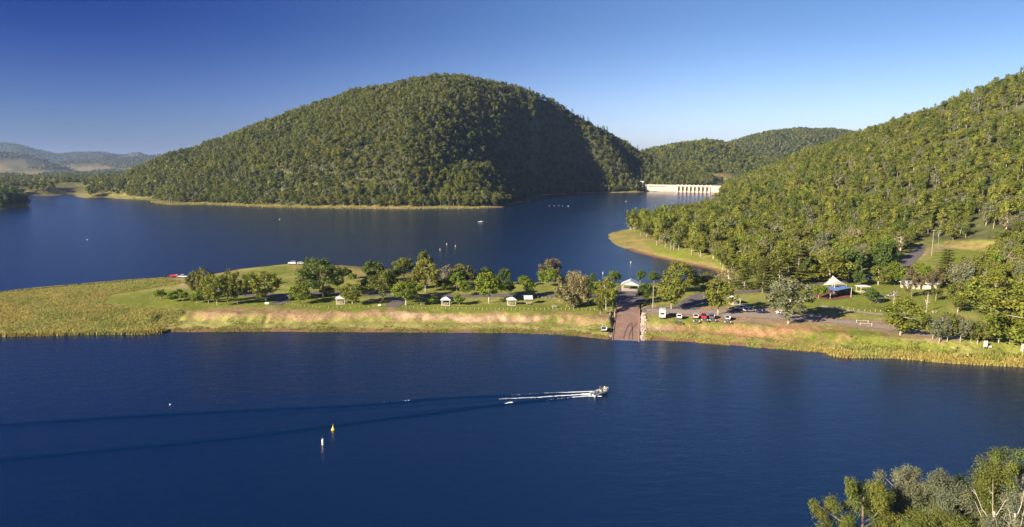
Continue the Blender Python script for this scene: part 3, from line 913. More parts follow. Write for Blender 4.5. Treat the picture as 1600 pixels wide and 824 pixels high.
PARK = [
 # (u, v base, v top, width px, kind, name, label)
 (251, 468, 451, 17, 'ball', 'small_tree', 'small rounded bright green tree at the west end of the lawn row, beside the reeds'),
 (268.5, 472, 456, 14, 'ball', 'small_tree', 'small bright green tree second from the reeds in the lawn row'),
 (280, 468, 452, 14, 'darkball', 'small_tree', 'small dark green tree squeezed behind the little lawn trees'),
 (286, 472, 454, 13, 'ball', 'small_tree', 'small bright green tree in the middle of the lawn row, before the dark one'),
 (307.5, 474, 453, 21, 'ball', 'small_tree', 'largest bright green tree of the lawn row, next to the tall eucalypts'),
 (304, 462, 418, 22, 'eucolive', 'eucalyptus_tree', 'dense olive eucalyptus nearest the parked red and white boat rig'),
 (322, 466, 415, 27, 'eucolive', 'eucalyptus_tree', 'tallest olive eucalyptus at the back of the western clump'),
 (326, 474, 428, 20, 'euc', 'eucalyptus_tree', 'slim pale-trunked eucalyptus in front of the tallest one, western clump'),
 (339.6, 477, 425, 32, 'euc', 'eucalyptus_tree', 'broad yellow-green eucalyptus in front centre of the western clump'),
 (356, 472, 418, 24, 'eucolive', 'eucalyptus_tree', 'olive eucalyptus with brownish lower boughs behind the broad front one'),
 (371, 476, 424, 28, 'euc', 'eucalyptus_tree', 'drooping eucalyptus at the east edge of the western clump'),
 (392.7, 447, 424, 17, 'bright', 'small_tree', 'small green tree on the rear grass between clump and lone eucalyptus'),
 (416, 472, 418.5, 42, 'euc', 'eucalyptus_tree', 'lone wide-crowned eucalyptus beside the gravel fork and white block'),
 (505, 465, 405, 68, 'big', 'fig_tree', 'huge spreading dark green tree over the road bend'),
 (489, 458, 401, 26, 'big', 'fig_tree', 'narrow dark tree poking up behind the huge spreading one'),
 (469, 475, 445, 32, 'bright', 'small_tree', 'low green tree on the lawn corner west of the first shelter'),
 (513, 463, 446, 20, 'eucolive', 'small_tree', 'dull olive shrubby tree under the huge spreading tree'),
 (540, 437, 417, 15, 'darkball', 'small_tree', 'small dark tree on the back shore east of the huge spreading tree'),
 (552, 441, 426, 12, 'ball', 'small_tree', 'tiny bright green tree next to the small dark one on the back shore'),
 (584, 443, 406, 29, 'dark', 'broadleaf_tree', 'round dark green tree standing on the back shore alone'),
 (551, 475, 439, 38, 'euc', 'eucalyptus_tree', 'wide low eucalyptus immediately east of the first picnic shelter'),
 (575, 455, 432, 18, 'dark', 'broadleaf_tree', 'dusky tree between the low eucalyptus and the brownish one'),
 (599, 472, 420, 38, 'eucolive', 'eucalyptus_tree', 'dull brown-green eucalyptus with dark trunk beside the gravel branch'),
 (613, 444, 418, 23, 'dark', 'broadleaf_tree', 'dark tree behind the dull brown-green eucalyptus'),
 (631, 436, 399, 29, 'euc', 'eucalyptus_tree', 'light open eucalyptus on the bare dirt of the back shore'),
 (663, 440, 390, 22, 'eucolive', 'eucalyptus_tree', 'highest slender eucalyptus with a bare pale tip on the spit'),
 (665, 457, 404, 38, 'euc', 'eucalyptus_tree', 'full yellow-green eucalyptus in front of the highest slender one'),
 (634.5, 477, 438, 46, 'broad', 'broadleaf_tree', 'spreading fresh-green tree with forked trunk by the gravel branch mouth'),
 (675, 476, 461, 15, 'ball', 'small_tree', 'small lime green tree between spreading tree and second shelter'),
 (695, 447, 413, 21, 'bare', 'bare_tree', 'nearly leafless greyish tree behind the road'),
 (696.5, 455, 434, 25, 'dark', 'broadleaf_tree', 'low dark tree at the foot of the leafless grey one'),
 (720, 447, 411, 34, 'eucolive', 'eucalyptus_tree', 'olive eucalyptus behind two fresh green trees mid spit'),
 (714, 456, 423, 26, 'bright', 'broadleaf_tree', 'fresh green tree in front of the mid-spit olive eucalyptus'),
 (727, 462, 438, 21, 'bright', 'broadleaf_tree', 'bright low tree north-east of the second picnic shelter'),
 (718, 477, 458, 18, 'ball', 'small_tree', 'yellow-green small tree just east of the second picnic shelter'),
 (746, 443, 427, 15, 'dark', 'broadleaf_tree', 'low dark tree on the back shore behind the big lime tree'),
 (761, 443, 415, 19, 'dark', 'broadleaf_tree', 'dark crown rising just above the big lime tree'),
 (764, 474, 423, 42, 'broad', 'broadleaf_tree', 'big billowing lime green tree west of the third shelter'),
 (789, 446, 417, 19, 'dark', 'broadleaf_tree', 'upright dark tree on the back shore east of the big lime tree'),
 (794, 462, 436, 22, 'dark', 'broadleaf_tree', 'rounded deep green tree behind the third picnic shelter'),
 (818.5, 447, 429, 16, 'bright', 'small_tree', 'smaller of the pair of green trees behind the white notice board'),
 (827, 464, 434, 20, 'bright', 'small_tree', 'taller tree of the green pair behind the white notice board'),
 (863, 440, 400, 35, 'brown', 'broadleaf_tree', 'rounded brown-tinged tree against the open water'),
 (857, 448, 417, 28, 'bright', 'broadleaf_tree', 'bright green tree in front of the rounded brown-tinged one'),
 (874, 446, 427, 21, 'bright', 'broadleaf_tree', 'bright green tree half hidden by the pale feathery tree'),
 (897, 481, 419, 48, 'willow', 'willow_tree', 'pale feathery tan tree with many upright stems on the lawn'),
 (874, 472, 450, 14, 'eucolive', 'small_tree', 'thin olive sapling on the west side of the pale feathery tree'),
 (918, 466, 431, 31, 'dark', 'broadleaf_tree', 'dense dark tree between pale feathery tree and big white canopy'),
 (925, 443, 426, 9, 'darkball', 'small_tree', 'tiny dark treetop on the shore behind the dense dark tree'),
 (947, 484, 430, 38, 'euc', 'eucalyptus_tree', 'leafy eucalyptus shading the big white canopy by the ramp'),
 (959, 446, 421, 18, 'dark', 'broadleaf_tree', 'dark domed tree west of the grey gabled pavilion'),
 (938, 491, 460, 16, 'eucolive', 'small_tree', 'spindly young eucalyptus on the grass before the white canopy'),
 (1000, 442, 421, 15, 'darkball', 'small_tree', 'clipped round tree just east of the gabled pavilion'),
 (1021.5, 443, 423, 16, 'darkball', 'small_tree', 'clipped round tree on the shore behind the tall lamp pole'),
 (1013, 473, 440, 28, 'dark', 'broadleaf_tree', 'dark green tree beside the wooden pole at the ramp top'),
 (1062, 458, 406, 45, 'euc', 'eucalyptus_tree', 'tall spreading eucalyptus at the rear of the traffic island'),
 (1049, 483, 425, 42, 'euc', 'eucalyptus_tree', 'leafy eucalyptus at the front of the traffic island by the caravan'),
 (1086, 453, 428, 23, 'broad', 'broadleaf_tree', 'yellowish low tree east of the traffic island on the inlet shore'),
 (1122, 492, 434, 42, 'euc', 'eucalyptus_tree', 'full pale green eucalyptus right behind the boat trailers'),
 (1140, 450, 415, 38, 'bare', 'bare_tree', 'tan twiggy tree behind the full pale green eucalyptus'),
 (1163, 452, 408, 28, 'pine', 'pine_tree', 'tiered pine nearest the inlet with a pale straight trunk'),
 (1191, 457, 403, 27, 'pine', 'pine_tree', 'tiered pine second from the inlet beside the road'),
 (1218, 447, 390, 25, 'pine', 'pine_tree', 'narrow tiered pine behind the road, third from the inlet'),
 (1246, 444, 382, 31, 'pine', 'pine_tree', 'tallest tiered pine with wide level boughs before the playground sail'),
 (1231.5, 506, 431, 64, 'eucgrey', 'eucalyptus_tree', 'big airy weeping eucalyptus alone on the gravel bank top'),
 (1296, 443, 391, 58, 'euc', 'eucalyptus_tree', 'massive bright eucalyptus towering behind the playground sail'),
 (1279, 467, 443, 20, 'ball', 'small_tree', 'thin-trunked sapling beside the red playground mulch'),
 (1326, 438, 388, 36, 'dark', 'broadleaf_tree', 'dark tree in the shade behind the white noticeboard frame'),
 (1372, 446, 411, 30, 'euc', 'eucalyptus_tree', 'light green eucalyptus east of the noticeboard frame'),
 (1397, 446, 410, 27, 'bright', 'broadleaf_tree', 'fresh green tree in front of the long toilet block west end'),
 (1381, 432, 376, 34, 'dark', 'broadleaf_tree', 'tall columnar dark tree beside the uphill road'),
 (1360, 475, 448, 19, 'dark', 'small_tree', 'small dark tree left of the blue-roofed picnic shelter'),
 (1424, 466, 417, 28, 'brown', 'broadleaf_tree', 'brown half-bare tree in front of the long toilet block'),
 (1456, 452, 421, 27, 'brown', 'broadleaf_tree', 'brownish bushy tree behind the east end of the toilet block'),
 (1396, 476, 450, 13, 'bare', 'bare_tree', 'thin bare sapling behind the bushy bank-top eucalyptus'),
 (1406.5, 524, 462, 58, 'euc', 'eucalyptus_tree', 'bushy eucalyptus on the bank top where the road narrows'),
 (1447, 488, 453, 10, 'dead', 'dead_tree', 'bleached dead trunk standing on the shaded lawn'),
 (1496, 488, 437, 34, 'eucolive', 'eucalyptus_tree', 'olive eucalyptus on the shaded lawn east of the dead trunk'),
 (1462, 470, 444, 15, 'eucolive', 'small_tree', 'slender olive tree between toilet block and dead trunk'),
 (1476, 444, 391, 33, 'pine', 'pine_tree', 'layered dark green pine in front of the grassy clearing'),
 (1457, 530, 492, 20, 'euc', 'eucalyptus_tree', 'westernmost white-trunked tree of the waterside grove'),
 (1467, 536, 486, 32, 'eucgrey', 'eucalyptus_tree', 'fork-trunked grey-green tree near the west end of the waterside grove'),
 (1480, 534, 485, 25, 'eucolive', 'eucalyptus_tree', 'upright olive tree third along the waterside grove'),
 (1500, 536, 489, 28, 'eucgrey', 'eucalyptus_tree', 'grey-green bushy tree in the middle of the waterside grove'),
 (1517, 534, 502, 19, 'eucolive', 'small_tree', 'smallest tree of the waterside grove'),
 (1527, 538, 499, 30, 'eucolive', 'eucalyptus_tree', 'leaning white-trunked tree beside the white riverside sign'),
 (1545, 508, 424, 62, 'euc', 'eucalyptus_tree', 'very tall eucalyptus rising behind the waterside grove'),
 (1597, 548, 438, 92, 'euc', 'eucalyptus_tree', 'giant white-trunked eucalyptus at the water on the far east'),
 (1560, 536, 478, 36, 'euc', 'eucalyptus_tree', 'leafy tree between the white sign and the giant eucalyptus'),
 (1578, 537, 482, 30, 'eucolive', 'eucalyptus_tree', 'olive tree tucked against the giant eucalyptus'),
 (1565, 500, 432, 44, 'eucolive', 'eucalyptus_tree', 'dusky tall tree behind the very tall eucalyptus'),
 (1520, 478, 436, 34, 'bright', 'broadleaf_tree', 'bright leafy tree at the dark track below the clearing'),
 (1340, 447, 420, 16, 'dark', 'small_tree', 'low dark bush-like tree beside the thin green pole'),
 (760, 440, 425, 16, 'dark', 'small_tree', 'dim little tree on the water edge behind the dark crown'),
 (528, 452, 422, 20, 'dark', 'broadleaf_tree', 'dark tree hugging the east flank of the huge spreading tree'),
 (645, 452, 430, 18, 'dark', 'small_tree', 'dark low tree between road and full yellow-green eucalyptus'),
 (1104, 448, 424, 20, 'eucolive', 'small_tree', 'olive low tree at the very head of the inlet'),
 (1180, 440, 408, 26, 'eucolive', 'eucalyptus_tree', 'olive eucalyptus filling the gap between the first two pines'),
 (1268, 436, 398, 26, 'dark', 'broadleaf_tree', 'dark tree between the tallest pine and the massive eucalyptus'),
 (1438, 440, 412, 26, 'bright', 'broadleaf_tree', 'green tree by the road fork behind the brown half-bare one'),
]
pos = ground_many([(t[0], t[1]) for t in PARK])
for (u, v0, v1, w, kd, nm, lab), (X, Y, Z) in zip(PARK, pos):
    s = math.hypot(Y * cp - (Z - CAMZ) * sp, 0) / F
    Ht = (v0 - v1) * s * 1.03
    tree(nm, kd, X, Y, Z - .1, Ht, w * s * 1.22, lab, variant=None)

# forest cover -------------------------------------------------------
def grid_pts(amin, amax, ymin, ymax, step, seed):
    r = np.random.default_rng(seed)
    xs = []
    X, Y = np.meshgrid(np.arange(min(ymax * amin, ymin * amin), max(ymax * amax, ymin * amax), step), np.arange(ymin, ymax, step))
    X = X + r.uniform(-.45, .45, X.shape) * step; Y = Y + r.uniform(-.45, .45, Y.shape) * step
    a = X / Y
    k = (a > amin) & (a < amax)
    return X[k], Y[k]
aL, aR = ray(205, 300)[0], ray(1112, 300)[0]
# main hill
X, Y = grid_pts(aL - .12, aR, 900, 1760, 6.3, 1)
a = X / Y
ysh = np.interp(a, MSA, MSY); yrd = np.interp(a, MA, MR)
k = (Y > ysh + 9 + 5 * vn(X / 20, Y / 20, 9)) & (Y < yrd + 60)
dls = edge_dist(X, Y, LAND); k &= inside(X, Y, LAND) & (dls > 8)
k &= (a > aL - .005) | ((vn(X / 30, Y / 60, 15) > -.1) & (Y > ysh + 70) & (a > aL - .05))
k &= ~((vn(X / 22, Y / 34, 205) > .8) & (np.random.default_rng(3).random(len(X)) < .7))
Xm, Ym = X[k], Y[k]
# right hill
X, Y = grid_pts(ray(960, 300)[0], .95, 290, 1130, 8.3, 2)
a = X / Y
r0 = np.interp(a, RA, R0); rr = np.interp(a, RA, RR)
Z = HT(X, Y); U, V = proj(X, Y, Z)
FOR = [(1110, 290), (1128, 300), (1118, 322), (1090, 333), (1050, 343), (1010, 351), (970, 360), (990, 372), (1022, 383), (1056, 393), (1085, 402), (1105, 408), (1122, 420), (1150, 434), (1200, 436), (1250, 430), (1290, 432),
       (1330, 434), (1370, 428), (1400, 413), (1420, 400), (1428, 388), (1445, 374), (1500, 377), (1552, 380), (1556, 404), (1530, 436), (1500, 446), (1500, 470), (1560, 500), (1620, 505), (3500, 505), (3500, -900), (1110, -900)]
k = inside(U, V, FOR) & (Y < rr + 55) & (edge_dist(X, Y, LAND) > 5) & inside(X, Y, LAND)
gap = (np.hypot((U - 1356) / 14, (V - 312) / 9) < 1)
tip = (U < 1085) & (V > 345) & (Y < 640)
k &= ~gap & (~tip | (vn(X / 12, Y / 12, 33) > -.35))
k &= ~((V > 395) & (U < 1400) & (vn(X / 9, Y / 9, 35) < -.45))
k &= ~((vn(X / 20, Y / 30, 206) > .6) & (np.random.default_rng(4).random(len(X)) < .7))
Xr, Yr_ = X[k], Y[k]
# keep clear of the uphill road
rd_ = ground_many([(1260, 447), (1310, 440), (1370, 432), (1400, 420), (1418, 408), (1432, 396), (1440, 384)])[:, :2]
k = edge_dist(Xr, Yr_, [tuple(p) for p in rd_], closed=False) > 7
Xr, Yr_ = Xr[k], Yr_[k]
Zr = HT(Xr, Yr_)
Ur, Vr = proj(Xr, Yr_, Zr)
infr = (Ur > -20) & (Ur < 1620) & (Vr > 90)
order = np.argsort(np.where(infr, Yr_, 1e9))
near = order[:185]; rest = order[185:]
r5 = np.random.default_rng(5)
for i in near:
    h = r5.uniform(10.5, 16.5); w = r5.uniform(8.5, 12)
    kd = r5.choice(['euc', 'euc', 'eucolive', 'tall', 'eucgrey', 'euc', 'bright', 'tall', 'eucolive', 'bare'])
    U1, V1 = Ur[i], Vr[i]
    desc = {'euc': 'yellow-green eucalypt', 'eucolive': 'olive drooping eucalypt', 'tall': 'high-crowned eucalypt', 'eucgrey': 'grey-green airy eucalypt', 'bright': 'fresh green leafy tree', 'bare': 'thin-leaved tan tree'}[str(kd)]
    size = 'short' if h < 12 else 'tall' if h > 14.7 else 'middling'
    wide = 'broad' if w > 10.4 else 'narrow'
    if U1 > 1500: zone = 'on the east side below the clearing' if V1 > 400 else 'along the top edge of the grassy clearing'
    elif U1 > 1425: zone = 'behind the power poles by the clearing'
    elif U1 > 1370: zone = 'close to the uphill road'
    elif U1 > 1310: zone = 'behind the framed noticeboard' if V1 > 400 else 'upslope of the framed noticeboard'
    elif U1 > 1250: zone = 'behind the playground sails' if V1 > 400 else 'upslope of the playground sails'
    elif U1 > 1190: zone = 'just behind the tiered pines' if V1 > 400 else 'upslope of the tiered pines'
    elif U1 > 1120: zone = 'above the head of the inlet' if V1 > 395 else 'upslope of the inlet'
    else: zone = 'at the edge of the grassy point'
    tree('forest_tree', str(kd), Xr[i], Yr_[i], Zr[i] - .3, h, w, '%s %s %s %s' % (size, wide, desc, zone), 'trees at the foot of the wooded slope')

def gn_forest(name, X, Y, Z, H, sources, seed, hs=(.75, 1.25), ws=(.8, 1.3)):
    """one wood as ONE object: instances of small tree meshes on points"""
    r = np.random.default_rng(seed)
    n = len(X)
    me = bpy.data.meshes.new(name)
    me.vertices.add(n); me.vertices.foreach_set('co', np.stack([X, Y, Z], 1).astype(np.float32).ravel())
    pt = 1 + .22 * fbm(X / 55, Y / 80, seed + 200, 3)
    w = r.uniform(*ws, n) * pt; h = r.uniform(*hs, n) * H * pt
    sc = np.stack([w * H, w * H, h], 1)
    rot = np.stack([r.normal(0, .04, n), r.normal(0, .04, n), r.uniform(0, 6.28, n)], 1)
    for nm, ty, d in (('sc', 'FLOAT_VECTOR', sc), ('rot', 'FLOAT_VECTOR', rot)):
        at = me.attributes.new(nm, ty, 'POINT'); at.data.foreach_set('vector', d.astype(np.float32).ravel())
    at = me.attributes.new('pick', 'INT', 'POINT'); at.data.foreach_set('value', r.integers(0, len(sources), n).astype(np.int32))
    o = props(bpy.data.objects.new(name, me), kind='stuff')
    link(o)
    g = bpy.data.node_groups.new(name, 'GeometryNodeTree')
    g.interface.new_socket('Geometry', in_out='INPUT', socket_type='NodeSocketGeometry')
    g.interface.new_socket('Geometry', in_out='OUTPUT', socket_type='NodeSocketGeometry')
    gi, go = g.nodes.new('NodeGroupInput'), g.nodes.new('NodeGroupOutput')
    coll = bpy.data.collections.new(name + '_kinds')
    for i, m_ in enumerate(sources):
        coll.objects.link(bpy.data.objects.new('%s_%02d' % (m_.name, i), m_))
    ci = g.nodes.new('GeometryNodeCollectionInfo'); ci.inputs['Collection'].default_value = coll
    ci.inputs['Separate Children'].default_value = True; ci.inputs['Reset Children'].default_value = True
    ip = g.nodes.new('GeometryNodeInstanceOnPoints'); ip.inputs['Pick Instance'].default_value = True
    def na(nm, ty):
        x = g.nodes.new('GeometryNodeInputNamedAttribute'); x.data_type = ty; x.inputs['Name'].default_value = nm
        return [s_ for s_ in x.outputs if s_.enabled][0]
    L = g.links.new
    L(gi.outputs[0], ip.inputs['Points']); L(ci.outputs[0], ip.inputs['Instance'])
    L(na('pick', 'INT'), ip.inputs['Instance Index']); L(na('rot', 'FLOAT_VECTOR'), ip.inputs['Rotation']); L(na('sc', 'FLOAT_VECTOR'), ip.inputs['Scale'])
    L(ip.outputs[0], go.inputs[0])
    md = o.modifiers.new('scatter', 'NODES'); md.node_group = g
    return o
def lods(fm, leaves, size, n=5, seed=0, kinds=('euc', 'tall', 'round'), tm='bark_pale', W=.62):
    return [make_tree(kinds[i % len(kinds)], seed + i * 13, H=1.0 * 14, W=14 * W, leaves=leaves, size=size, merged=True, fmat=fm, tmat=tm) for i in range(n)]
def unit(meshes):
    for m_ in meshes:
        m_.transform(Matrix.Scale(1 / 14, 4))
    return meshes
hillsrc = unit(lods('f_hill', 420, 1.0, 6, 100, tm='bark', kinds=('euc', 'tall')) + lods('f_olive', 380, 1.0, 2, 140, kinds=('tall', 'sparse')) + lods('f_grey', 300, 1.0, 1, 150, kinds=('sparse',)))
rightsrc = unit(lods('f_forest', 1000, .72, 8, 200, kinds=('euc', 'tall', 'euc', 'sparse')) + lods('f_olive', 900, .72, 2, 230, kinds=('tall',)) + lods('f_grey', 700, .72, 1, 231))
farsrc = unit(lods('f_hill', 130, 2.3, 4, 300, tm='bark'))
Zm = HT(Xm, Ym)
gn_forest('hill_forest', Xm, Ym, Zm - .3, 13.0, hillsrc, 1, ws=(.75, 1.35), hs=(.6, 1.3))
gn_forest('hillside_forest', Xr[rest], Yr_[rest], Zr[rest] - .4, 13.5, rightsrc, 2, hs=(.6, 1.3), ws=(.75, 1.4))
# far hills and plain
X, Y = grid_pts(ray(950, 300)[0], ray(1500, 300)[0], 1660, 3400, 13.0, 3)
Z = HT(X, Y); k = (Z > 12) & ~((np.abs(Y - 1800) < 95))
gn_forest('far_forest', X[k], Y[k], Z[k] - .5, 14.0, farsrc, 3, ws=(.95, 1.4))
X, Y = grid_pts(ray(-120, 300)[0], ray(300, 300)[0], 1150, 3300, 15.0, 4)
Z = HT(X, Y); a = X / Y
U, V = proj(X, Y, Z)
k = inside(X, Y, LAND) & (edge_dist(X, Y, LAND) > 15)
band = (Y > 1750) & (Y < 2500) & (vn(X / 90, Y / 120, 51) > -.45)
spar = vn(X / 60, Y / 110, 52) > .35
edge = (a > aL - .06) & (Y < 1700) & (vn(X / 35, Y / 60, 53) > -.15) & (Y > 1300)
mid_ = (Y < 1700) & (vn(X / 28, Y / 50, 54) > .32)
k &= band | spar | edge | mid_
gn_forest('plain_trees', X[k], Y[k], Z[k] - .3, 13.0, farsrc, 4, ws=(.95, 1.5))
X, Y = grid_pts(ray(-120, 300)[0], ray(330, 300)[0], 3300, 8000, 34.0, 6)
Z = HT(X, Y); k = (Z > 22) & (vn(X / 300, Y / 400, 56) > -.2)
k |= vn(X / 220, Y / 500, 57) > .35
gn_forest('mountain_forest', X[k], Y[k], Z[k] - .5, 20.0, farsrc, 6, ws=(1.1, 1.9), hs=(.6, 1))
# dark point at the left edge of the lake
X, Y = grid_pts(ray(-140, 320)[0], ray(52, 320)[0], 880, 1060, 7.0, 8)
k = inside(X, Y, LAND) & (edge_dist(X, Y, LAND) > 3)
src_d = unit(lods('f_dark', 900, .85, 3, 400, kinds=('round', 'euc')))
gn_forest('point_forest', X[k], Y[k], HT(X, Y)[k] - .3, 15.0, src_d, 8, hs=(.8, 1.3))

# tall conifers on the hill's shaded shoulder, each on its own
hp = []
r6 = np.random.default_rng(61)
cm = make_tree('pine', 900, H=20, W=8, leaves=1500, size=.8, fmat='f_dark', tmat='bark', nbr=8)
cm2 = make_tree('pine', 901, H=20, W=7, leaves=1500, size=.8, fmat='f_dark', tmat='bark', nbr=8)
for j in range(34):
    u = r6.uniform(880, 1045)
    a_ = ray(u, 250)[0]
    Yk = np.interp(a_, MA, MR) - r6.uniform(-5, 60) * (1 if j % 3 else .2)
    x_, y_ = a_ * Yk, Yk
    z_ = float(HT(np.array([x_]), np.array([y_]))[0])
    h = r6.uniform(16, 24)
    e = empty('hoop_pine', (x_, y_, z_ - .3), r6.uniform(0, 6), 'tall dark pine spiking above the shaded shoulder of the big hill', 'tree', 'pines on the shaded shoulder', (h / 20 * .9, h / 20 * .9, h / 20))
    for nm, me_ in zip(('crown', 'trunk'), cm if j % 2 else cm2):
        link(bpy.data.objects.new(nm, me_), e)

# foreground trees ---------------------------------------------------
FGT = [
 (1358, 738, 86, 10.0, 'euc', 'f_olivey', 30000, .17, 'yellow-green eucalyptus leaning furthest out over the near water'),
 (1420, 722, 93, 9.5, 'euc', 'f_silver', 24000, .17, 'silvery grey eucalyptus with a dark hollow beside the yellow-green one'),
 (1487, 729, 89, 9.5, 'euc', 'f_silver', 26000, .17, 'dense silvery eucalyptus in the middle of the near trees'),
 (1512, 731, 97, 5.0, 'tall', 'f_dark', 9000, .17, 'slim dark treetop standing just behind the silvery eucalypts'),
 (1462, 782, 78, 8.5, 'round', 'f_olivey', 22000, .15, 'low yellow-green tree under the silvery eucalypts at the bottom edge'),
 (1600, 690, 86, 11.0, 'euc', 'f_olivey', 28000, .17, 'highest olive-green tree at the corner of the near bank'),
 (1545, 742, 90, 9.0, 'round', 'f_dark', 22000, .17, 'dark bushy tree behind the bleached branches'),
 (1530, 800, 76, 6.0, 'round', 'f_olivey', 14000, .15, 'small rounded green tree before the dark bushy one'),
 (1590, 772, 74, 8.0, 'euc', 'f_silver', 22000, .15, 'silvery tree at the near corner beneath the bleached branches'),
 (1400, 797, 80, 6.5, 'euc', 'f_olivey', 18000, .16, 'ragged olive tree low between yellow-green and silvery ones'),
 (1655, 735, 80, 10.0, 'euc', 'f_silver', 16000, .2, 'grey tree closing the near bank on the east'),
]
M['f_olivey'] = foliage('f_olivey', (.140, .158, .030), (.140, .158, .030))
M['f_silver'] = foliage('f_silver', (.170, .185, .105), (.170, .185, .105))
for j, (u, v, Yk, W, kd, fm, nl, sz, lab) in enumerate(FGT):
    a_, s_ = ray(u, v)
    x_ = a_ * Yk; top = CAMZ + s_ * Yk
    zb = FGZ(x_, Yk)
    cr, tk = make_tree(kd, 730 + j, H=top - zb, W=W * 1.2, leaves=int(nl * 1.8), size=sz * 1.02, fmat=fm, tmat='bark', nbr=10, fine=3.2)
    e = empty('near_tree', (x_, Yk, zb), 0, lab, 'tree', 'trees on the near bank')
    link(bpy.data.objects.new('crown', cr), e); link(bpy.data.objects.new('trunk', tk), e)
# bleached dead tree
def dead_tree(u, v, Yk, lab, seed, spread=1.0):
    rd = random.Random(seed)
    a_, s_ = ray(u, v); x_ = a_ * Yk; top = CAMZ + s_ * Yk; zb = FGZ(x_, Yk)
    H = top - zb
    e = empty('dead_tree', (x_, Yk, zb), 0, lab, 'tree')
    mb = MB()
    mb.tube([(1.2, 0, -.4), (.6, .1, H * .4), (.1, 0, H * .7)], [.22, .17, .12], 7)
    mb.build('trunk', M['deadwood'], e)
    for k in range(9):
        z0 = H * (.42 + .03 * k)
        an = rd.uniform(0, 6.28); L = rd.uniform(1.5, 3.2) * spread
        f = z0 / (H * .7)
        b = Vector((.6 * (1 - f) + .1, 0, min(z0, H * .7)))
        e1 = b + Vector((math.cos(an) * L * .4, math.sin(an) * L * .4, L * .5))
        e2 = e1 + Vector((math.cos(an) * L * .35 + rd.uniform(-.3, .3), math.sin(an) * L * .35, L * .75 + (H * .12 if k % 3 == 0 else 0)))
        m_ = MB(); m_.tube([b, e1, e2], [.06, .04, .012], 5)
        for q in range(3):
            p = e1.lerp(e2, rd.uniform(.1, .8)); an2 = an + rd.uniform(-1.4, 1.4)
            m_.tube([p, p + Vector((math.cos(an2) * .6, math.sin(an2) * .6, rd.uniform(.3, .8)))], [.02, .007], 4)
        m_.build('branch', M['deadwood'], e)
dead_tree(1562, 712, 76, 'bleached leafless tree forking above the near canopy', 4)
dead_tree(1596, 705, 73, 'bare pale branches reaching over the highest olive-green tree', 9, 1.2)

# grass and reeds ----------------------------------------------------
def tufts(name, XY, hmin, hmax, w, m, seed, blades=7):
    r = np.random.default_rng(seed)
    n = len(XY)
    Z = HT(XY[:, 0], XY[:, 1])
    k = blades
    base = np.repeat(np.c_[XY, Z], k, 0)
    N_ = len(base)
    an = r.uniform(0, 6.28, N_)
    off = np.stack([np.cos(an), np.sin(an), np.zeros(N_)], 1) * (r.uniform(0, w, N_)[:, None])
    h = r.uniform(hmin, hmax, n).repeat(k) * r.uniform(.6, 1.1, N_)
    ln = np.stack([r.normal(0, .3, N_), r.normal(0, .3, N_), np.ones(N_)], 1)
    bw = r.uniform(.05, .12, N_) * (hmax + .4)
    tdir = np.stack([-np.sin(an), np.cos(an), np.zeros(N_)], 1)
    b = base + off - np.array([0, 0, .1])
    v0 = b - tdir * bw[:, None]; v1 = b + tdir * bw[:, None]
    v2 = b + ln * h[:, None] + tdir * bw[:, None] * .45; v3 = b + ln * h[:, None] - tdir * bw[:, None] * .45
    V = np.stack([v0, v1, v2, v3], 1).reshape(-1, 3)
    t = (r.uniform(.7, 1.3, n).repeat(k) * r.uniform(.8, 1.2, N_))[:, None] * np.array([1, 1, 1]) * (1 + .12 * vn(base[:, 0] / 8, base[:, 1] / 8, 3)[:, None] * np.array([-1, .2, 0]))
    o = bpy.data.objects.new(name, fastmesh(name, V, np.arange(4 * N_).reshape(-1, 4), (m,), tone=np.repeat(t, 4, 0)))
    return link(props(o, kind='stuff'))
def scatter(polyuv, n, seed, dens=None):
    r = np.random.default_rng(seed)
    pw = ground_many(polyuv)[:, :2]
    lo, hi = pw.min(0), pw.max(0)
    out = []
    tot = 0
    while tot < n:
        p = r.uniform(lo, hi, (n, 2))
        k = inside(p[:, 0], p[:, 1], [tuple(q) for q in pw])
        p = p[k]
        if dens: p = p[dens(p)]
        out.append(p); tot += len(p)
        if len(out) > 60: break
    return np.concatenate(out)[:n]
clump = lambda p: (fbm(p[:, 0] / 7, p[:, 1] / 7, 71, 3) > -.5) & inside(p[:, 0], p[:, 1], LAND)
onland = lambda p: inside(p[:, 0], p[:, 1], LAND)
RE = [(-300, 470), (0, 459), (120, 447), (230, 438), (268, 436), (290, 442), (240, 450), (172, 461), (160, 473), (200, 480), (272, 483), (292, 491), (266, 504), (256, 518), (225, 523), (150, 523), (60, 525.5), (-300, 527)]
tufts('reed_grass', scatter(RE, 34000, 1, clump), .2, .62, .75, M['f_reed'], 1)
tufts('reed_grass_green', scatter(RE, 5000, 2, lambda p: (fbm(p[:, 0] / 9, p[:, 1] / 9, 81, 3) > .1) & onland(p)), .25, .7, .5, M['f_reedgreen'], 2)
def shore_pts(uv, n, w, seed):
    r = np.random.default_rng(seed)
    pw = np.array([atz(*p) for p in uv]); sg = np.r_[0, np.cumsum(np.linalg.norm(np.diff(pw, axis=0), axis=1))]
    t = r.uniform(0, sg[-1], n)
    P_ = np.stack([np.interp(t, sg, pw[:, 0]), np.interp(t, sg, pw[:, 1])], 1)
    P_[:, 1] += np.abs(r.normal(0, w, n)) - .2
    P_[:, 0] += r.normal(0, .5, n)
    return P_
def keep(P_, thr, sd, sc=4): return P_[vn(P_[:, 0] / sc, P_[:, 1] / sc, sd) > thr]
tufts('bank_grass', keep(shore_pts([(-300, 527), (0, 526.5), (60, 525.5), (150, 523), (225, 523), (245, 522), (258, 519)], 2600, 1.2, 3), -.7, 1), .8, 1.5, .4, M['f_reed'], 3)
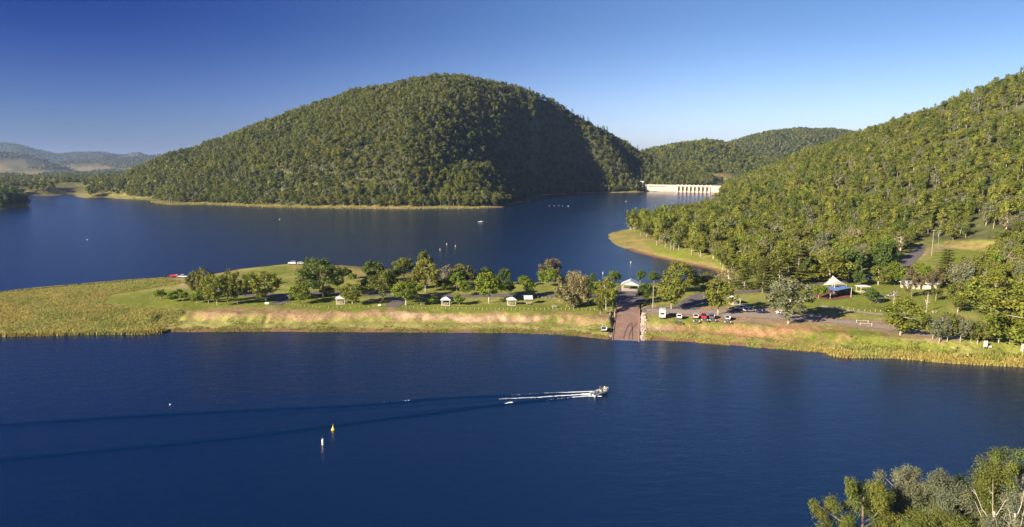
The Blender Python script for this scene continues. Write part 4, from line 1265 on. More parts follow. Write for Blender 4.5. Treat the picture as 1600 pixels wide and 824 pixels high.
tufts('bank_grass', keep(shore_pts([(258, 518.5), (300, 519), (500, 519), (700, 520), (800, 520.5), (880, 523), (940, 529), (957, 531.5)], 3200, 3.5, 4), -.05, 2, 5), .15, .55, .4, M['f_reedgreen'], 4)
tufts('bank_grass', keep(shore_pts([(1004, 532), (1060, 533.5), (1100, 536.5), (1200, 544.5), (1290, 551)], 2600, 3.0, 5), -.05, 3, 5), .15, .6, .4, M['f_reed'], 5)
tufts('bank_grass', keep(shore_pts([(1295, 552), (1310, 558), (1330, 559.5), (1400, 560), (1480, 567.5), (1600, 574), (1700, 581)], 3600, 3.0, 6), -.6, 4), .5, 1.3, .5, M['f_reed'], 6)
tufts('bank_grass', keep(shore_pts([(1330, 556), (1400, 557), (1480, 563), (1600, 570), (1700, 577)], 2400, 4.0, 7), -.2, 5), .4, 1.1, .5, M['f_reedgreen'], 7)
tufts('shore_grass', keep(shore_pts([(0, 458), (120, 446), (200, 439.5), (270, 434.5)], 1600, 1.5, 8), -.6, 6), .3, .9, .4, M['f_reed'], 8)
tufts('shore_grass', keep(shore_pts([(236, 316), (262, 320), (320, 320), (420, 324), (520, 326), (620, 327), (740, 326), (785, 324.5)], 2500, 5, 9), -.4, 7, 12), .6, 2.2, 1.5, M['f_reed'], 9)
tufts('lawn_weeds', scatter([(262, 500), (600, 505), (955, 508), (955, 526), (500, 516), (262, 515)], 2600, 10, lambda p: fbm(p[:, 0] / 6, p[:, 1] / 6, 91, 3) > .1), .1, .4, .5, M['f_reedgreen'], 10)

# ------------------------------------------------------------------ vehicles
def wheel_mesh():
    t = MB(); t.lathe([(.20, -.11), (.31, -.11), (.34, -.07), (.34, .07), (.31, .11), (.20, .11)], 16)
    r_ = MB(); r_.lathe([(.04, .10), (.20, .09), (.21, .115), (.21, -.09), (.05, -.09)], 12)
    return t.mesh('tyre', M['tyre']), r_.mesh('rim', M['galv'])
TY, RM = wheel_mesh()
def wheels(e, xs, yw, r=.34):
    for x in xs:
        for s in (-1, 1):
            w = bpy.data.objects.new('wheel', TY); link(w, e)
            w.location = (x, s * yw, r); w.rotation_euler = (math.pi / 2 * -s, 0, 0); w.scale = (r / .34,) * 3
            k = bpy.data.objects.new('rim', RM); link(k, w)
def car(kind, paint, X, Y, Z, rz, label, cat='car', name='parked_car', group=None):
    e = empty(name, (X, Y, Z), rz, label, cat, group)
    P_ = M[paint]
    if kind == 'sedan':
        L, W, H = 4.6, .88, 1.42
        body = [(-2.3, .35), (-2.28, .78), (-2.1, .95), (-1.5, 1.0), (1.0, .98), (2.0, .82), (2.28, .66), (2.3, .35)]
        cab = [(-1.75, .96), (-1.05, 1.38), (.25, 1.42), (1.15, .96)]
    elif kind == 'wagon':
        L, W, H = 4.7, .92, 1.7
        body = [(-2.35, .42), (-2.35, 1.0), (-2.2, 1.1), (1.1, 1.08), (2.15, .95), (2.35, .75), (2.35, .42)]
        cab = [(-2.25, 1.06), (-1.95, 1.68), (.35, 1.72), (1.25, 1.06)]
    elif kind == 'ute':
        L, W, H = 5.2, .92, 1.75
        body = [(-2.6, .5), (-2.6, 1.15), (-.55, 1.15), (-.5, 1.12), (1.35, 1.1), (2.4, 1.0), (2.6, .8), (2.6, .5)]
        cab = [(-.6, 1.08), (-.42, 1.72), (.75, 1.75), (1.5, 1.08)]
    b = MB(); b.prism(body, W); b.build('body', P_, e, bevel=.06)
    cabin = MB(); cabin.prism(cab, W - .06, inset=[W - .04 if z < 1.12 else W - .2 for x, z in cab]); cabin.build('windows', M['glass'], e, bevel=.03)
    tz = max(z for _, z in cab)
    xs = [x for x, z in cab if z > tz - .06]
    rf = MB(); rf.box(((min(xs) + max(xs)) / 2, 0, tz + .02), (max(xs) - min(xs) + .12, 2 * (W - .2), .06)); rf.build('roof', P_, e, bevel=.02)
    pl = MB()
    xm = (min(xs) + max(xs)) / 2 - .1
    for s in (-1, 1):
        pl.tube([(xm, s * (W - .03), 1.05), (xm, s * (W - .19), tz)], .045, 4)
        for (xa, za), (xb, zb) in ((cab[0], cab[1]), (cab[3], cab[2])):
            pl.tube([(xa, s * (W - .03), za), (xb, s * (W - .19), zb)], .045, 4)
    pl.build('pillars', P_, e)
    wheels(e, (-1.42, 1.42) if kind != 'ute' else (-1.6, 1.6), W - .08, .34 if kind == 'sedan' else .39)
    hx = max(x for x, _ in body); tx = min(x for x, _ in body)
    for s in (-1, 1):
        MB().box((hx - .05, s * (W - .25), .74), (.12, .34, .16)).build('headlight', M['lamp_clear'], e)
        MB().box((tx + .04, s * (W - .17), .88), (.10, .2, .26)).build('taillight', M['lamp_red'], e)
        MB().box((.95, s * (W + .08), 1.08), (.12, .18, .13)).build('mirror', P_, e)
    MB().box((hx + .02, 0, .48), (.14, 2 * W - .1, .22)).build('front_bumper', M['blackplastic'], e, bevel=.03)
    MB().box((tx - .02, 0, .48), (.14, 2 * W - .1, .22)).build('rear_bumper', M['blackplastic'], e, bevel=.03)
    if kind == 'ute':
        MB().box((-1.6, 0, 1.17), (1.8, 2 * W - .25, .05)).build('tray', M['blackplastic'], e)
    return e
def boat_trailer(X, Y, Z, rz, label, fender='white', load=None, group='empty boat trailers behind the cars'):
    e = empty('boat_trailer', (X, Y, Z), rz, label, 'trailer', group)
    f = MB()
    for s in (-1, 1):
        f.tube([(2.6, 0, .5), (1.2, s * .75, .5), (-2.4, s * .85, .5)], .06, 5)
    for x in (-2.3, -1.2, 0, 1): f.tube([(x, -.8, .5), (x, .8, .5)], .05, 5)
    f.build('frame', M['galv'], e)
    k = MB()
    for s in (-1, 1): k.box((-.8, s * .42, .68), (3.0, .14, .12))
    k.build('bunk', M['blackplastic'], e)
    for s in (-1, 1):
        g = MB(); g.prism([(-1.35, .55), (-1.15, .78), (-.35, .78), (-.15, .55), (-.3, .5), (-.45, .68), (-1.05, .68), (-1.2, .5)], .14)
        o = g.build('mudguard', M[fender], e); o.location = (0, s * .98, 0)
        MB().box((-2.5, s * .8, .62), (.08, .22, .12)).build('taillight', M['lamp_red'], e)
    wheels(e, (-.75,), .98, .3)
    MB().tube([(2.6, 0, .5), (2.2, 0, 1.0)], .05, 5).build('winch_post', M['galv'], e)
    return e
def at_g(u, v):
    return ground_at(u, v)
def campervan(u, v, rz, label):
    X, Y, Z = at_g(u, v)
    e = empty('campervan', (X, Y + 3.2, Z), rz, label, 'campervan')
    b = MB(); b.prism([(-3.1, .55), (-3.1, 3.0), (-2.95, 3.15), (2.2, 3.15), (3.0, 2.75), (3.0, 2.1), (1.9, 2.0), (1.9, .55)], 1.18); b.build('body', M['white'], e, bevel=.07)
    c = MB(); c.prism([(1.9, .5), (1.9, 2.05), (2.2, 2.0), (2.75, 1.35), (3.5, 1.15), (3.6, .5)], 1.0); c.build('cab', M['white'], e, bevel=.06)
    MB().box((-3.1, .0, 2.0), (.06, 1.5, .62)).build('rear_window', M['glass'], e)
    MB().box((-3.12, -.55, 1.05), (.05, .6, .6)).build('rear_hatch', M['roofgrey'], e)
    for s in (-1, 1):
        MB().box((-.8, s * 1.18, 2.1), (1.3, .05, .55)).build('side_window', M['glass'], e)
        MB().box((2.25, s * 1.0, 1.65), (.55, .05, .5)).build('cab_window', M['glass'], e)
        MB().box((-3.12, s * .95, .85), (.06, .18, .3)).build('taillight', M['lamp_red'], e)
    MB().box((-.5, .2, 3.22), (.9, .7, .16)).build('roof_vent', M['roofgrey'], e)
    MB().box((-3.15, 0, .5), (.14, 2.2, .22)).build('rear_bumper', M['blackplastic'], e)
    wheels(e, (-1.9, 2.6), .98, .37)
    return e
campervan(1038, 499, R(77), 'tall white campervan first in the row along the grass edge')
def rig(u, v, kind, paint, lab, tlab, tr=True, rz=R(77), fender='white', dx=0, tu=None):
    X, Y, Z = at_g(u, v)
    c = car(kind, paint, X + .55, Y + 2.4, float(HT(np.array([X]), np.array([Y + 2.4]))[0]) + .05, rz, lab)
    if tr:
        Xt, Yt = X + dx - .7, Y - 3.0
        boat_trailer(Xt, Yt, float(HT(np.array([Xt]), np.array([Yt]))[0]) + .12, rz, tlab, fender)
rig(1061.5, 500, 'wagon', 'carwhite', 'white wagon next to the tall campervan', 'low dark trailer behind the white wagon beside the campervan', fender='blackplastic', dx=-.5)
rig(1087.5, 499, 'wagon', 'beige', 'cream four wheel drive left of the red utility', 'boat trailer hitched behind the cream four wheel drive', fender='cream')
rig(1100, 499, 'ute', 'red', 'bright red utility parked in the trailer row', 'boat trailer hitched behind the bright red utility')
rig(1112.5, 499.5, 'wagon', 'cargrey', 'dark grey four wheel drive right of the red utility', 'boat trailer behind the dark grey four wheel drive', fender='roofgrey')
rig(1137, 502, 'wagon', 'silver', 'silver four wheel drive standing apart at the end of the row', 'boat trailer behind the silver four wheel drive apart from the others', dx=-.3)
def pcar(u, v, kind, paint, rz, lab, name='parked_car', cat='car'):
    X, Y, Z = at_g(u, v)
    return car(kind, paint, X, Y, Z + .06, R(rz), lab, cat, name)
pcar(1157.5, 484.5, 'wagon', 'carwhite', 165, 'white wagon at the gravel edge, left of the silver one')
pcar(1171, 487.5, 'wagon', 'silver', 10, 'silver wagon parked side-on between white and navy cars')
pcar(1190.5, 489.5, 'sedan', 'carnavy', 14, 'navy sedan at the gravel edge right of the silver wagon')
pcar(1222, 491, 'sedan', 'carwhite', -8, 'white sedan behind the big weeping eucalyptus')
pcar(943.5, 517, 'wagon', 'silver', 84, 'silver wagon down on the grassy bank left of the boat ramp')
pcar(285, 433.0, 'ute', 'carwhite', 5, 'white utility on the far shore with a red boat behind it')
pcar(457, 413.2, 'wagon', 'carwhite', 172, 'boxy white wagon at the far grassy point, left of two')
pcar(471, 413.2, 'sedan', 'carwhite', 20, 'white sedan at the far grassy point, right of two')
pcar(520, 442.5, 'sedan', 'carblue', 150, 'blue car glimpsed east of the huge spreading tree')
pcar(616, 440.5, 'sedan', 'carblue', 10, 'blue car parked on bare dirt of the back shore')
pcar(654, 446, 'ute', 'carwhite', 160, 'white utility in the shade under the full yellow-green eucalyptus')
pcar(1395, 464.5, 'sedan', 'silver', 10, 'silver car before the toilet block west end')
# red boat on a trailer at the far shore
def dinghy(X, Y, Z, rz, hull, label, L=4.6, name='boat', extra=True):
    e = empty(name, (X, Y, Z), rz, label, 'boat')
    hull_mesh(L).build('hull', M[hull], e, bevel=0)
    MB().box((-L * .1, 0, .55), (.35, L * .34, .06)).build('seat', M['cream'], e)
    MB().box((-L * .5 - .12, 0, .62), (.3, .26, .62)).build('outboard_motor', M['blackplastic'], e, bevel=.05)
    return e
def hull_mesh(L, W=None, H=.75):
    W = W or L * .2
    m = MB(); secs = []
    for i in range(9):
        t = i / 8
        x = -L / 2 + L * t
        w = W * (1 - max(0, (t - .45) / .55) ** 2.2) + .02
        k = H + .22 * max(0, t - .4) ** 1.2
        dz = .35 * max(0, (t - .6) / .4) ** 2
        secs.append([(x, -w, k), (x, -w * .86, .28 + dz * .8), (x, 0, .02 + dz), (x, w * .86, .28 + dz * .8), (x, w, k),
                     (x, w * .88, k), (x, w * .7, .32 + dz * .6), (x, -w * .7, .32 + dz * .6), (x, -w * .88, k)])
    n = 9
    vs = [p for s in secs for p in s]; fs = []
    for i in range(8):
        for j in range(n):
            a = i * n + j; b = i * n + (j + 1) % n
            fs.append((a, b, b + n, a + n))
    fs.append(tuple(range(n))); fs.append(tuple(8 * n + j for j in range(n)))
    m._add(vs, fs)
    return m
X, Y, Z = at_g(274.5, 433.6)
boat_trailer(X, Y, Z + .1, R(5), 'small trailer under the red boat on the far shore', 'blackplastic', group=None)
dinghy(X - .6, Y, Z + .85, R(5), 'red', 'small red boat on a trailer behind the white utility')

# ------------------------------------------------------------------ shelters and small buildings
def posts4(e, w, d, h, m, r=.07, inset=.25):
    for sx in (-1, 1):
        for sy in (-1, 1):
            MB().box((sx * (w / 2 - inset), sy * (d / 2 - inset), h / 2), (2 * r, 2 * r, h)).build('post', M[m], e)
def picnic_table(X, Y, Z, rz, label, group=None, m='concrete', s=1.0):
    e = empty('picnic_table', (X, Y, Z), rz, label, 'table', group, (s,) * 3)
    MB().box((0, 0, .76), (2.0, .8, .07)).build('table_top', M[m], e)
    for k in (-1, 1):
        MB().box((0, k * .75, .45), (2.0, .3, .06)).build('bench', M[m], e)
        MB().box((k * .6, 0, .37), (.12, .5, .74)).build('leg', M[m], e)
        MB().box((k * .6, 0, .38), (.1, 1.6, .08)).build('bearer', M[m], e)
def hip_shelter(u, v, w, d, h, rh, label, rz=0, roof='roofgrey', table=None, ridge=.25, post='cream', name='picnic_shelter', cat='shelter'):
    X, Y, Z = at_g(u, v)
    Y += d / 2
    Z = float(HT(np.array([X]), np.array([Y]))[0])
    e = empty(name, (X, Y, Z), rz, label, cat)
    MB().box((0, 0, .06), (w - .2, d - .2, .16)).build('slab', M['concrete'], e)
    posts4(e, w, d, h, post)
    a, b = w / 2 + .25, d / 2 + .25
    r_ = a * ridge
    mb = MB()
    mb._add([(-a, -b, h), (a, -b, h), (a, b, h), (-a, b, h), (-r_, 0, h + rh), (r_, 0, h + rh), (-a, -b, h + .1), (a, -b, h + .1), (a, b, h + .1), (-a, b, h + .1)],
            [(3, 2, 1, 0), (0, 1, 7, 6), (1, 2, 8, 7), (2, 3, 9, 8), (3, 0, 6, 9), (6, 7, 5, 4), (8, 9, 4, 5), (7, 8, 5), (9, 6, 4)])
    mb.build('roof', M[roof], e)
    # hip cappings
    cp_ = MB()
    for q in ((-a, -b), (a, -b), (a, b), (-a, b)):
        cp_.tube([(q[0], q[1], h + .12), (math.copysign(r_, q[0]), 0, h + rh + .03)], .05, 4)
    cp_.tube([(-r_, 0, h + rh + .03), (r_, 0, h + rh + .03)], .06, 4)
    cp_.build('ridge_cap', M['white'], e)
    if table:
        picnic_table(X, Y, Z + .14, rz, table)
    return e
def gable_shelter(u, v, w, d, h, rh, label, rz=0, roof='roofgrey', gable='cream', table=None, posts=True):
    X, Y, Z = at_g(u, v); Y += d / 2
    Z = float(HT(np.array([X]), np.array([Y]))[0])
    e = empty('picnic_shelter', (X, Y, Z), rz, label, 'shelter')
    MB().box((0, 0, .06), (w - .2, d - .2, .16)).build('slab', M['concrete'], e)
    posts4(e, w, d, h, 'cream', .08)
    a, b = w / 2 + .4, d / 2 + .4
    for s in (-1, 1):
        mb = MB()
        mb._add([(s * a, -b, h - .1), (0, -b, h + rh), (0, b, h + rh), (s * a, b, h - .1), (s * a, -b, h), (0, -b, h + rh + .12), (0, b, h + rh + .12), (s * a, b, h)],
                [(0, 1, 2, 3), (4, 5, 6, 7), (0, 1, 5, 4), (2, 3, 7, 6), (0, 3, 7, 4), (1, 2, 6, 5)])
        mb.build('roof_panel', M[roof], e)
        g = MB(); g._add([(-w / 2, s * (d / 2 - .1), h - .05), (w / 2, s * (d / 2 - .1), h - .05), (0, s * (d / 2 - .1), h + rh - .06), (-w / 2, s * (d / 2 - .2), h - .05), (w / 2, s * (d / 2 - .2), h - .05), (0, s * (d / 2 - .2), h + rh - .06)],
                [(0, 1, 2), (3, 5, 4), (0, 1, 4, 3), (1, 2, 5, 4), (2, 0, 3, 5)])
        g.build('gable_board', M[gable], e)
    if table: picnic_table(X, Y, Z + .14, rz, table)
    return e
hip_shelter(531, 476, 3.8, 3.4, 2.2, 1.1, 'small grey hipped picnic shelter furthest west on the lawn', R(8), table='concrete table inside the westernmost picnic shelter')
hip_shelter(696.5, 478, 3.8, 3.4, 2.2, 1.15, 'small pale hipped picnic shelter between two round lime trees', R(-4), table='concrete table inside the shelter between the lime trees', ridge=.05)
hip_shelter(799, 478, 3.5, 3.0, 2.2, 1.0, 'small pale hipped picnic shelter left of the white flat-roofed one', R(5), table='concrete table inside the shelter left of the white-roofed one')
# white mono-pitch shelter
X, Y, Z = at_g(825.5, 476)
e = empty('picnic_shelter', (X, Y + 1, Z), R(2), 'white flat sloping roof shelter over a table on the open lawn', 'shelter')
for sx in (-1, 1):
    MB().box((sx * 1.3, .5, 1.3), (.12, .12, 2.6)).build('post', M['cream'], e)
mb = MB(); mb._add([(-1.8, -1.2, 2.1), (1.8, -1.2, 2.1), (1.8, 1.4, 3.2), (-1.8, 1.4, 3.2), (-1.8, -1.2, 2.2), (1.8, -1.2, 2.2), (1.8, 1.4, 3.3), (-1.8, 1.4, 3.3)],
                   [(0, 1, 2, 3), (4, 5, 6, 7), (0, 1, 5, 4), (1, 2, 6, 5), (2, 3, 7, 6), (3, 0, 4, 7)])
mb.build('roof', M['white'], e)
picnic_table(X, Y + .3, Z + .03, R(2), 'table under the white sloping roof')
picnic_table(*at_g(660, 477), R(10), 'pale table on open grass west of the second picnic shelter')
gable_shelter(1150, 477, 3.6, 3.4, 2.2, 1.0, 'white gabled picnic shelter beside the pale green eucalyptus', R(12), roof='white', table='table inside the white gabled shelter')
gable_shelter(987, 455, 7.6, 6.5, 2.7, 1.8, 'open grey gabled pavilion at the head of the ramp road', R(-14), roof='roofgrey', gable='cream')
hip_shelter(1375, 473, 3.6, 3.2, 2.2, .9, 'blue-roofed picnic shelter on the shaded lawn', R(0), roof='roofblue', table='table inside the blue-roofed shelter')
hip_shelter(1351, 457, 4.6, 3.6, 2.3, .6, 'low white-roofed shelter between playground and toilet block', R(10), roof='white')
# big white canopy
X, Y, Z = at_g(938, 477)
e = empty('canopy_shelter', (X, Y + 2.2, Z), R(3), 'big white curved canopy on cream posts beside the boat ramp', 'shelter')
for part in (-1, 1):
    mb = MB(); prof = []
    for k in range(7):
        t = k / 6; prof.append((-2.5 + 5 * t, 2.5 + .95 * math.sin(math.pi * t)))
    for k in range(7):
        t = 1 - k / 6; prof.append((-2.5 + 5 * t, 2.42 + .95 * math.sin(math.pi * t)))
    mb.prism(prof, 2.3); o = mb.build('roof', M['white'], e); o.location = (part * 2.55, 0, 0)
for x in (-4.9, 0, 4.9):
    for y in (-2.1, 2.1):
        MB().box((x, y, 1.25), (.14, .14, 2.5)).build('post', M['cream'], e)
picnic_table(X - 2, Y + 2.2, Z + .05, 0, 'table under the west half of the white canopy')
# toilet block
def block(u, v, w, d, h, label, rz, ndoor=3):
    X, Y, Z = at_g(u, v); Y += d / 2
    Z = float(HT(np.array([X]), np.array([Y]))[0]) - .1
    e = empty('toilet_block', (X, Y, Z), rz, label, 'building')
    MB().box((0, 0, h / 2), (w, d, h)).build('wall', M['cream'], e)
    mb = MB(); a, b = w / 2 + .6, d / 2 + .7
    mb._add([(-a, -b, h), (a, -b, h), (a, b, h), (-a, b, h), (-a + .4, 0, h + 1.1), (a - .4, 0, h + 1.1)], [(3, 2, 1, 0), (0, 1, 5, 4), (2, 3, 4, 5), (1, 2, 5), (3, 0, 4)])
    mb.build('roof', M['roofgrey'], e)
    for k in range(ndoor):
        x = -w / 2 + w * (k + .5) / ndoor
        MB().box((x, -d / 2 - .01, 1.05), (.9, .08, 2.05)).build('door', M['blackplastic'], e)
        MB().box((x + w / ndoor * .4, -d / 2 - .01, h - .5), (1.2, .07, .4)).build('window', M['glass'], e)
    return e
block(1440, 452, 14, 4.5, 2.5, 'long low cream toilet block with pale roof behind the brown trees', R(-6))
block(1387, 441, 2.6, 2.4, 2.2, 'tiny cream hut west of the long toilet block', R(5), 1)
# playground
mp_ = [(1266, 456), (1296, 453), (1330, 459), (1333, 465), (1300, 469), (1280, 467)]
pw = ground_many(mp_)
cx_, cy_ = pw[:, 0].mean(), pw[:, 1].mean()
V = []; nst = 12
XY = []
for r_ in np.linspace(0, 1, 7):
    for k in range(24):
        t = k / 24 * 6; i = int(t); f = t - i
        p = pw[i % 6, :2] * (1 - f) + pw[(i + 1) % 6, :2] * f
        XY.append((cx_ + (p[0] - cx_) * r_, cy_ + (p[1] - cy_) * r_))
XY = np.array(XY); V = np.c_[XY, HT(XY[:, 0], XY[:, 1]) + .09]
q = [[i * 24 + k, i * 24 + (k + 1) % 24, (i + 1) * 24 + (k + 1) % 24, (i + 1) * 24 + k] for i in range(6) for k in range(24)]
link(props(bpy.data.objects.new('playground_mulch', fastmesh('playground_mulch', V, np.array(q), (M['mulch'],))), kind='structure'))
def sail(corners, m, label, mast=True):
    """corners: (u, v of the mast foot, height)"""
    pts = []
    for u, v, h in corners:
        X, Y, Z = at_g(u, v); pts.append((X, Y, Z, h))
    c = np.mean([[p[0], p[1], p[2]] for p in pts], 0)
    e = empty('shade_sail', tuple(c), 0, label, 'shade sail')
    tops = []
    for X, Y, Z, h in pts:
        MB().tube([(X - c[0], Y - c[1], Z - c[2] - .1), (X - c[0], Y - c[1], Z - c[2] + h)], .1, 6).build('mast', M['cream'], e)
        tops.append(Vector((X - c[0], Y - c[1], Z - c[2] + h - .1)))
    n = 9; mb = MB(); vs = []
    for i in range(n):
        for j in range(n):
            s, t = i / (n - 1), j / (n - 1)
            if len(tops) == 4:
                p = tops[0].lerp(tops[1], s).lerp(tops[3].lerp(tops[2], s), t)
            else:
                p = tops[0].lerp(tops[1].lerp(tops[2], t), s)
            ctr = sum(tops, Vector()) / len(tops)
            e_ = max(abs(s - .5), abs(t - .5)) * 2
            k = .12 * e_ * math.sin(math.pi * (s if abs(s - .5) < abs(t - .5) else t))
            p = p.lerp(ctr, k)
            vs.append(p)
    fs = [(i * n + j, i * n + j + 1, (i + 1) * n + j + 1, (i + 1) * n + j) for i in range(n - 1) for j in range(n - 1)]
    mb._add(vs, fs)
    o = mb.build('fabric', M[m], e)
    so = o.modifiers.new('thick', 'SOLIDIFY'); so.thickness = .03
    return e
sail([(1284, 456, 3.0), (1300, 451, 6.0), (1322, 456, 3.2), (1303, 461, 4.6)], 'sail', 'cream shade sail peaking over the playground')
sail([(1297, 467, 2.9), (1329.5, 465, 4.3), (1320, 456, 3.0), (1291, 458, 3.0)], 'sailblue', 'blue shade sail low over the front of the playground')
X, Y, Z = at_g(1306, 461)
e = empty('play_structure', (X, Y, Z + .08), R(20), 'dark climbing frame with slide under the shade sails', 'play equipment')
for sx in (-1, 1):
    for sy in (-1, 1): MB().box((sx, sy * .8, 1.2), (.1, .1, 2.4)).build('post', M['blackplastic'], e)
MB().box((0, 0, 1.2), (2.1, 1.7, .1)).build('platform', M['timber'], e)
mb = MB(); mb._add([(1.05, -.3, 1.2), (1.05, .3, 1.2), (3.2, .3, .15), (3.2, -.3, .15), (1.05, -.3, 1.1), (1.05, .3, 1.1), (3.2, .3, .05), (3.2, -.3, .05)], [(0, 1, 2, 3), (4, 5, 6, 7), (0, 1, 5, 4), (1, 2, 6, 5), (2, 3, 7, 6), (3, 0, 4, 7)])
mb.build('slide', M['yellow'], e)
# sign boards
def board(u, v, w, h, zb, label, m='white', name='sign_board', rz=0, cat='sign'):
    X, Y, Z = at_g(u, v)
    e = empty(name, (X, Y, Z), rz, label, cat)
    for s in (-1, 1): MB().box((s * w * .38, 0, (zb + h) / 2), (.09, .09, zb + h)).build('post', M['timber'], e)
    MB().box((0, -.07, zb + h / 2), (w, .05, h)).build('panel', M[m], e)
    return e
board(1539, 546, 1.25, 1.9, .9, 'tall white sign board facing the water by the waterside grove')
board(1546.5, 545.5, .9, .55, .5, 'small low white sign right of the tall sign board')
board(1353, 443, 2.4, 1.3, 1.6, 'white noticeboard in a posts frame at the dark tree edge')
board(417, 476, 1.6, .8, .15, 'low white sign block under the lone wide eucalyptus')
board(593, 479, 1.1, .7, .2, 'low white sign on the lawn beside the gravel branch mouth')
board(380, 458, .9, .8, .6, 'small white sign among the western clump of eucalypts')
board(1341, 440, .9, 1.4, .3, 'narrow white cabinet beside the framed noticeboard')
board(884, 466, 1.1, 1.0, .6, 'white board half hidden left of the pale feathery tree')
picnic_table(*at_g(1460, 489), R(5), 'brown timber table on the shaded lawn near the dead trunk', m='timber')
picnic_table(*at_g(866, 481), R(5), 'low pale table beside the pale feathery tree trunk', m='concrete')

# bollards and posts ------------------------------------------------
BO = MB(); BO.box((0, 0, .45), (.2, .2, 1.0)); BOm = BO.mesh('bollard', M['timber'], bevel=.02)
def bollards(uv, n, label, group, jit=.15, s=1.0):
    pw = ground_many(uv)[:, :2]; sg = np.r_[0, np.cumsum(np.linalg.norm(np.diff(pw, axis=0), axis=1))]
    t = np.linspace(0, sg[-1], n)
    x = np.interp(t, sg, pw[:, 0]); y = np.interp(t, sg, pw[:, 1]); z = HT(x, y)
    for i in range(n):
        o = bpy.data.objects.new('bollard', BOm); link(o)
        o.location = (x[i] + rng.normal(0, jit * .3), y[i], z[i]); o.scale = (s * .75, s * .75, s * rng.uniform(.6, .8)); o.rotation_euler = (rng.normal(0, .03), rng.normal(0, .03), rng.uniform(0, 1))
        props(o, label, 'bollard', group)
bollards([(448, 475), (470, 479), (500, 481), (540, 482), (590, 480)], 24, 'short pale bollard in the line in front of the westernmost shelter', 'bollards west of the gravel branch')
bollards([(628, 481), (680, 483), (760, 484), (860, 484), (955, 485)], 52, 'short pale bollard in the long line between lawn and eroded bank', 'bollards along the bank east of the gravel branch')
bollards([(822, 467), (850, 466), (872, 467)], 9, 'short pale bollard behind the white flat-roofed shelter', 'bollards by the rear road')
bollards([(1308, 481), (1330, 484), (1355, 487), (1376, 487)], 9, 'short pale bollard by the gravel footpath on the east lawn', 'bollards on the east lawn')
bollards([(235, 466), (250, 468)], 4, 'short pale bollard at the reed end of the lawn', 'bollards at the reed end')
def post(u, v, h, r, m, label, name='post', cat='post', taper=.8):
    X, Y, Z = at_g(u, v)
    o = MB().tube([(0, 0, -.2), (0, 0, h * .5), (0, 0, h)], [r, r * (1 + taper) / 2, r * taper], 8).build(name, M[m])
    o.location = (X, Y, Z); return props(o, label, cat)
post(1003, 497, 2.0, .2, 'concrete', 'thick pale concrete post on the east corner of the ramp')
for u, v in ((960.5, 497), (964, 487)):
    X, Y, Z = at_g(u, v)
for k, (u, v, h) in enumerate([(960, 498, 2.6), (963.5, 490, 2.4), (965.5, 485, 2.4), (963, 481, 2.0), (968, 478, 2.2)]):
    props(post(u, v, h, .16, 'timber', 'x'), 'rough timber post in the short row west of the boat ramp', 'post', 'timber posts west of the ramp')
post(953, 493, 1.4, .12, 'timber', 'lone short post on the grass west of the ramp row')
X, Y, Z = at_g(1350, 507)
e = empty('road_barrier', (X, Y, Z), R(-12), 'white posts and rails across the narrow road end', 'barrier')
for x in (-1.9, 1.9):
    for y in (-2.2, 2.2):
        MB().box((x, y, .55), (.12, .12, 1.0)).build('post', M['cream'], e)
for y in (-2.2, 2.2): MB().box((0, y, .85), (3.6, .05, .06)).build('rail', M['cream'], e)
# poles
def pole(u, v, h, m, label, arms=0, name='power_pole', r=.15):
    X, Y, Z = at_g(u, v)
    e = empty(name, (X, Y, Z), R(10), label, 'pole')
    MB().tube([(0, 0, -.3), (0, 0, h)], [r, r * .65], 8).build('shaft', M[m], e)
    for k in range(arms):
        z = h - .5 - 1.3 * k
        a_ = MB().box((0, .12, z), (2.6, .12, .14)).build('crossarm', M['poletimber'], e)
        for x in (-1.15, -.5, .5, 1.15):
            MB().lathe([(.05, 0), (.09, .06), (.05, .14), (.08, .2), (.03, .26)], 6, (x, .12, z + .07)).build('insulator', M['white'], a_)
    return e
pole(1020, 482, 9.0, 'poletimber', 'plain timber pole standing at the traffic island corner', 0, 'timber_pole', .17)
pole(1346, 436, 9.5, 'greenpole', 'thin green pole in front of the dark trees by the noticeboard', 0, 'light_pole', .12)
pole(1455.5, 400, 15.5, 'poletimber', 'taller power pole with one low crossarm at the road bend', 1)
pole(1465.5, 388, 11.5, 'greenpole', 'shorter greenish power pole with double crossarms further up the road', 2)

# ------------------------------------------------------------------ the dam
p0 = np.array(atz(1010, 299.3)); p1 = np.array(atz(1131, 302.3))
DL = float(np.linalg.norm(p1 - p0)); drz = math.atan2(p1[1] - p0[1], p1[0] - p0[0])
dam = empty('dam', (p0[0], p0[1], 0), drz, 'pale concrete dam wall with gated spillway closing the far end of the lake', 'dam')
HW = 14.0
def T(z): return (z - 375) / (1000 - 375) * DL * .985 + 2
x_b0, x_b1 = T(632), T(892)
def dbox(name, x0, x1, y0, y1, z0, z1, m, par=None, bev=0):
    o = MB().box(((x0 + x1) / 2, (y0 + y1) / 2, (z0 + z1) / 2), (x1 - x0, y1 - y0, z1 - z0)).build(name, M[m], par or dam, bevel=bev); return o
dbox('wall', -3, x_b0, 0, 9, -4, HW - 1.2, 'concrete')
dbox('wall', x_b1, DL + 12, 0, 9, -4, HW - 1.2, 'concrete')
dbox('sill', x_b0, x_b1, .6, 9, -4, 2.6, 'concrete')
dbox('water_stain', -3, x_b0 - .1, -.25, 0.0, -2, 1.5, 'tide')
dbox('water_stain', x_b0 - .1, DL + 12, -.25, 0.0, -2, 1.7, 'tide')
dbox('deck', -4, DL + 12, -.8, 9.8, HW - 1.2, HW, 'concrete')
nb_ = 8
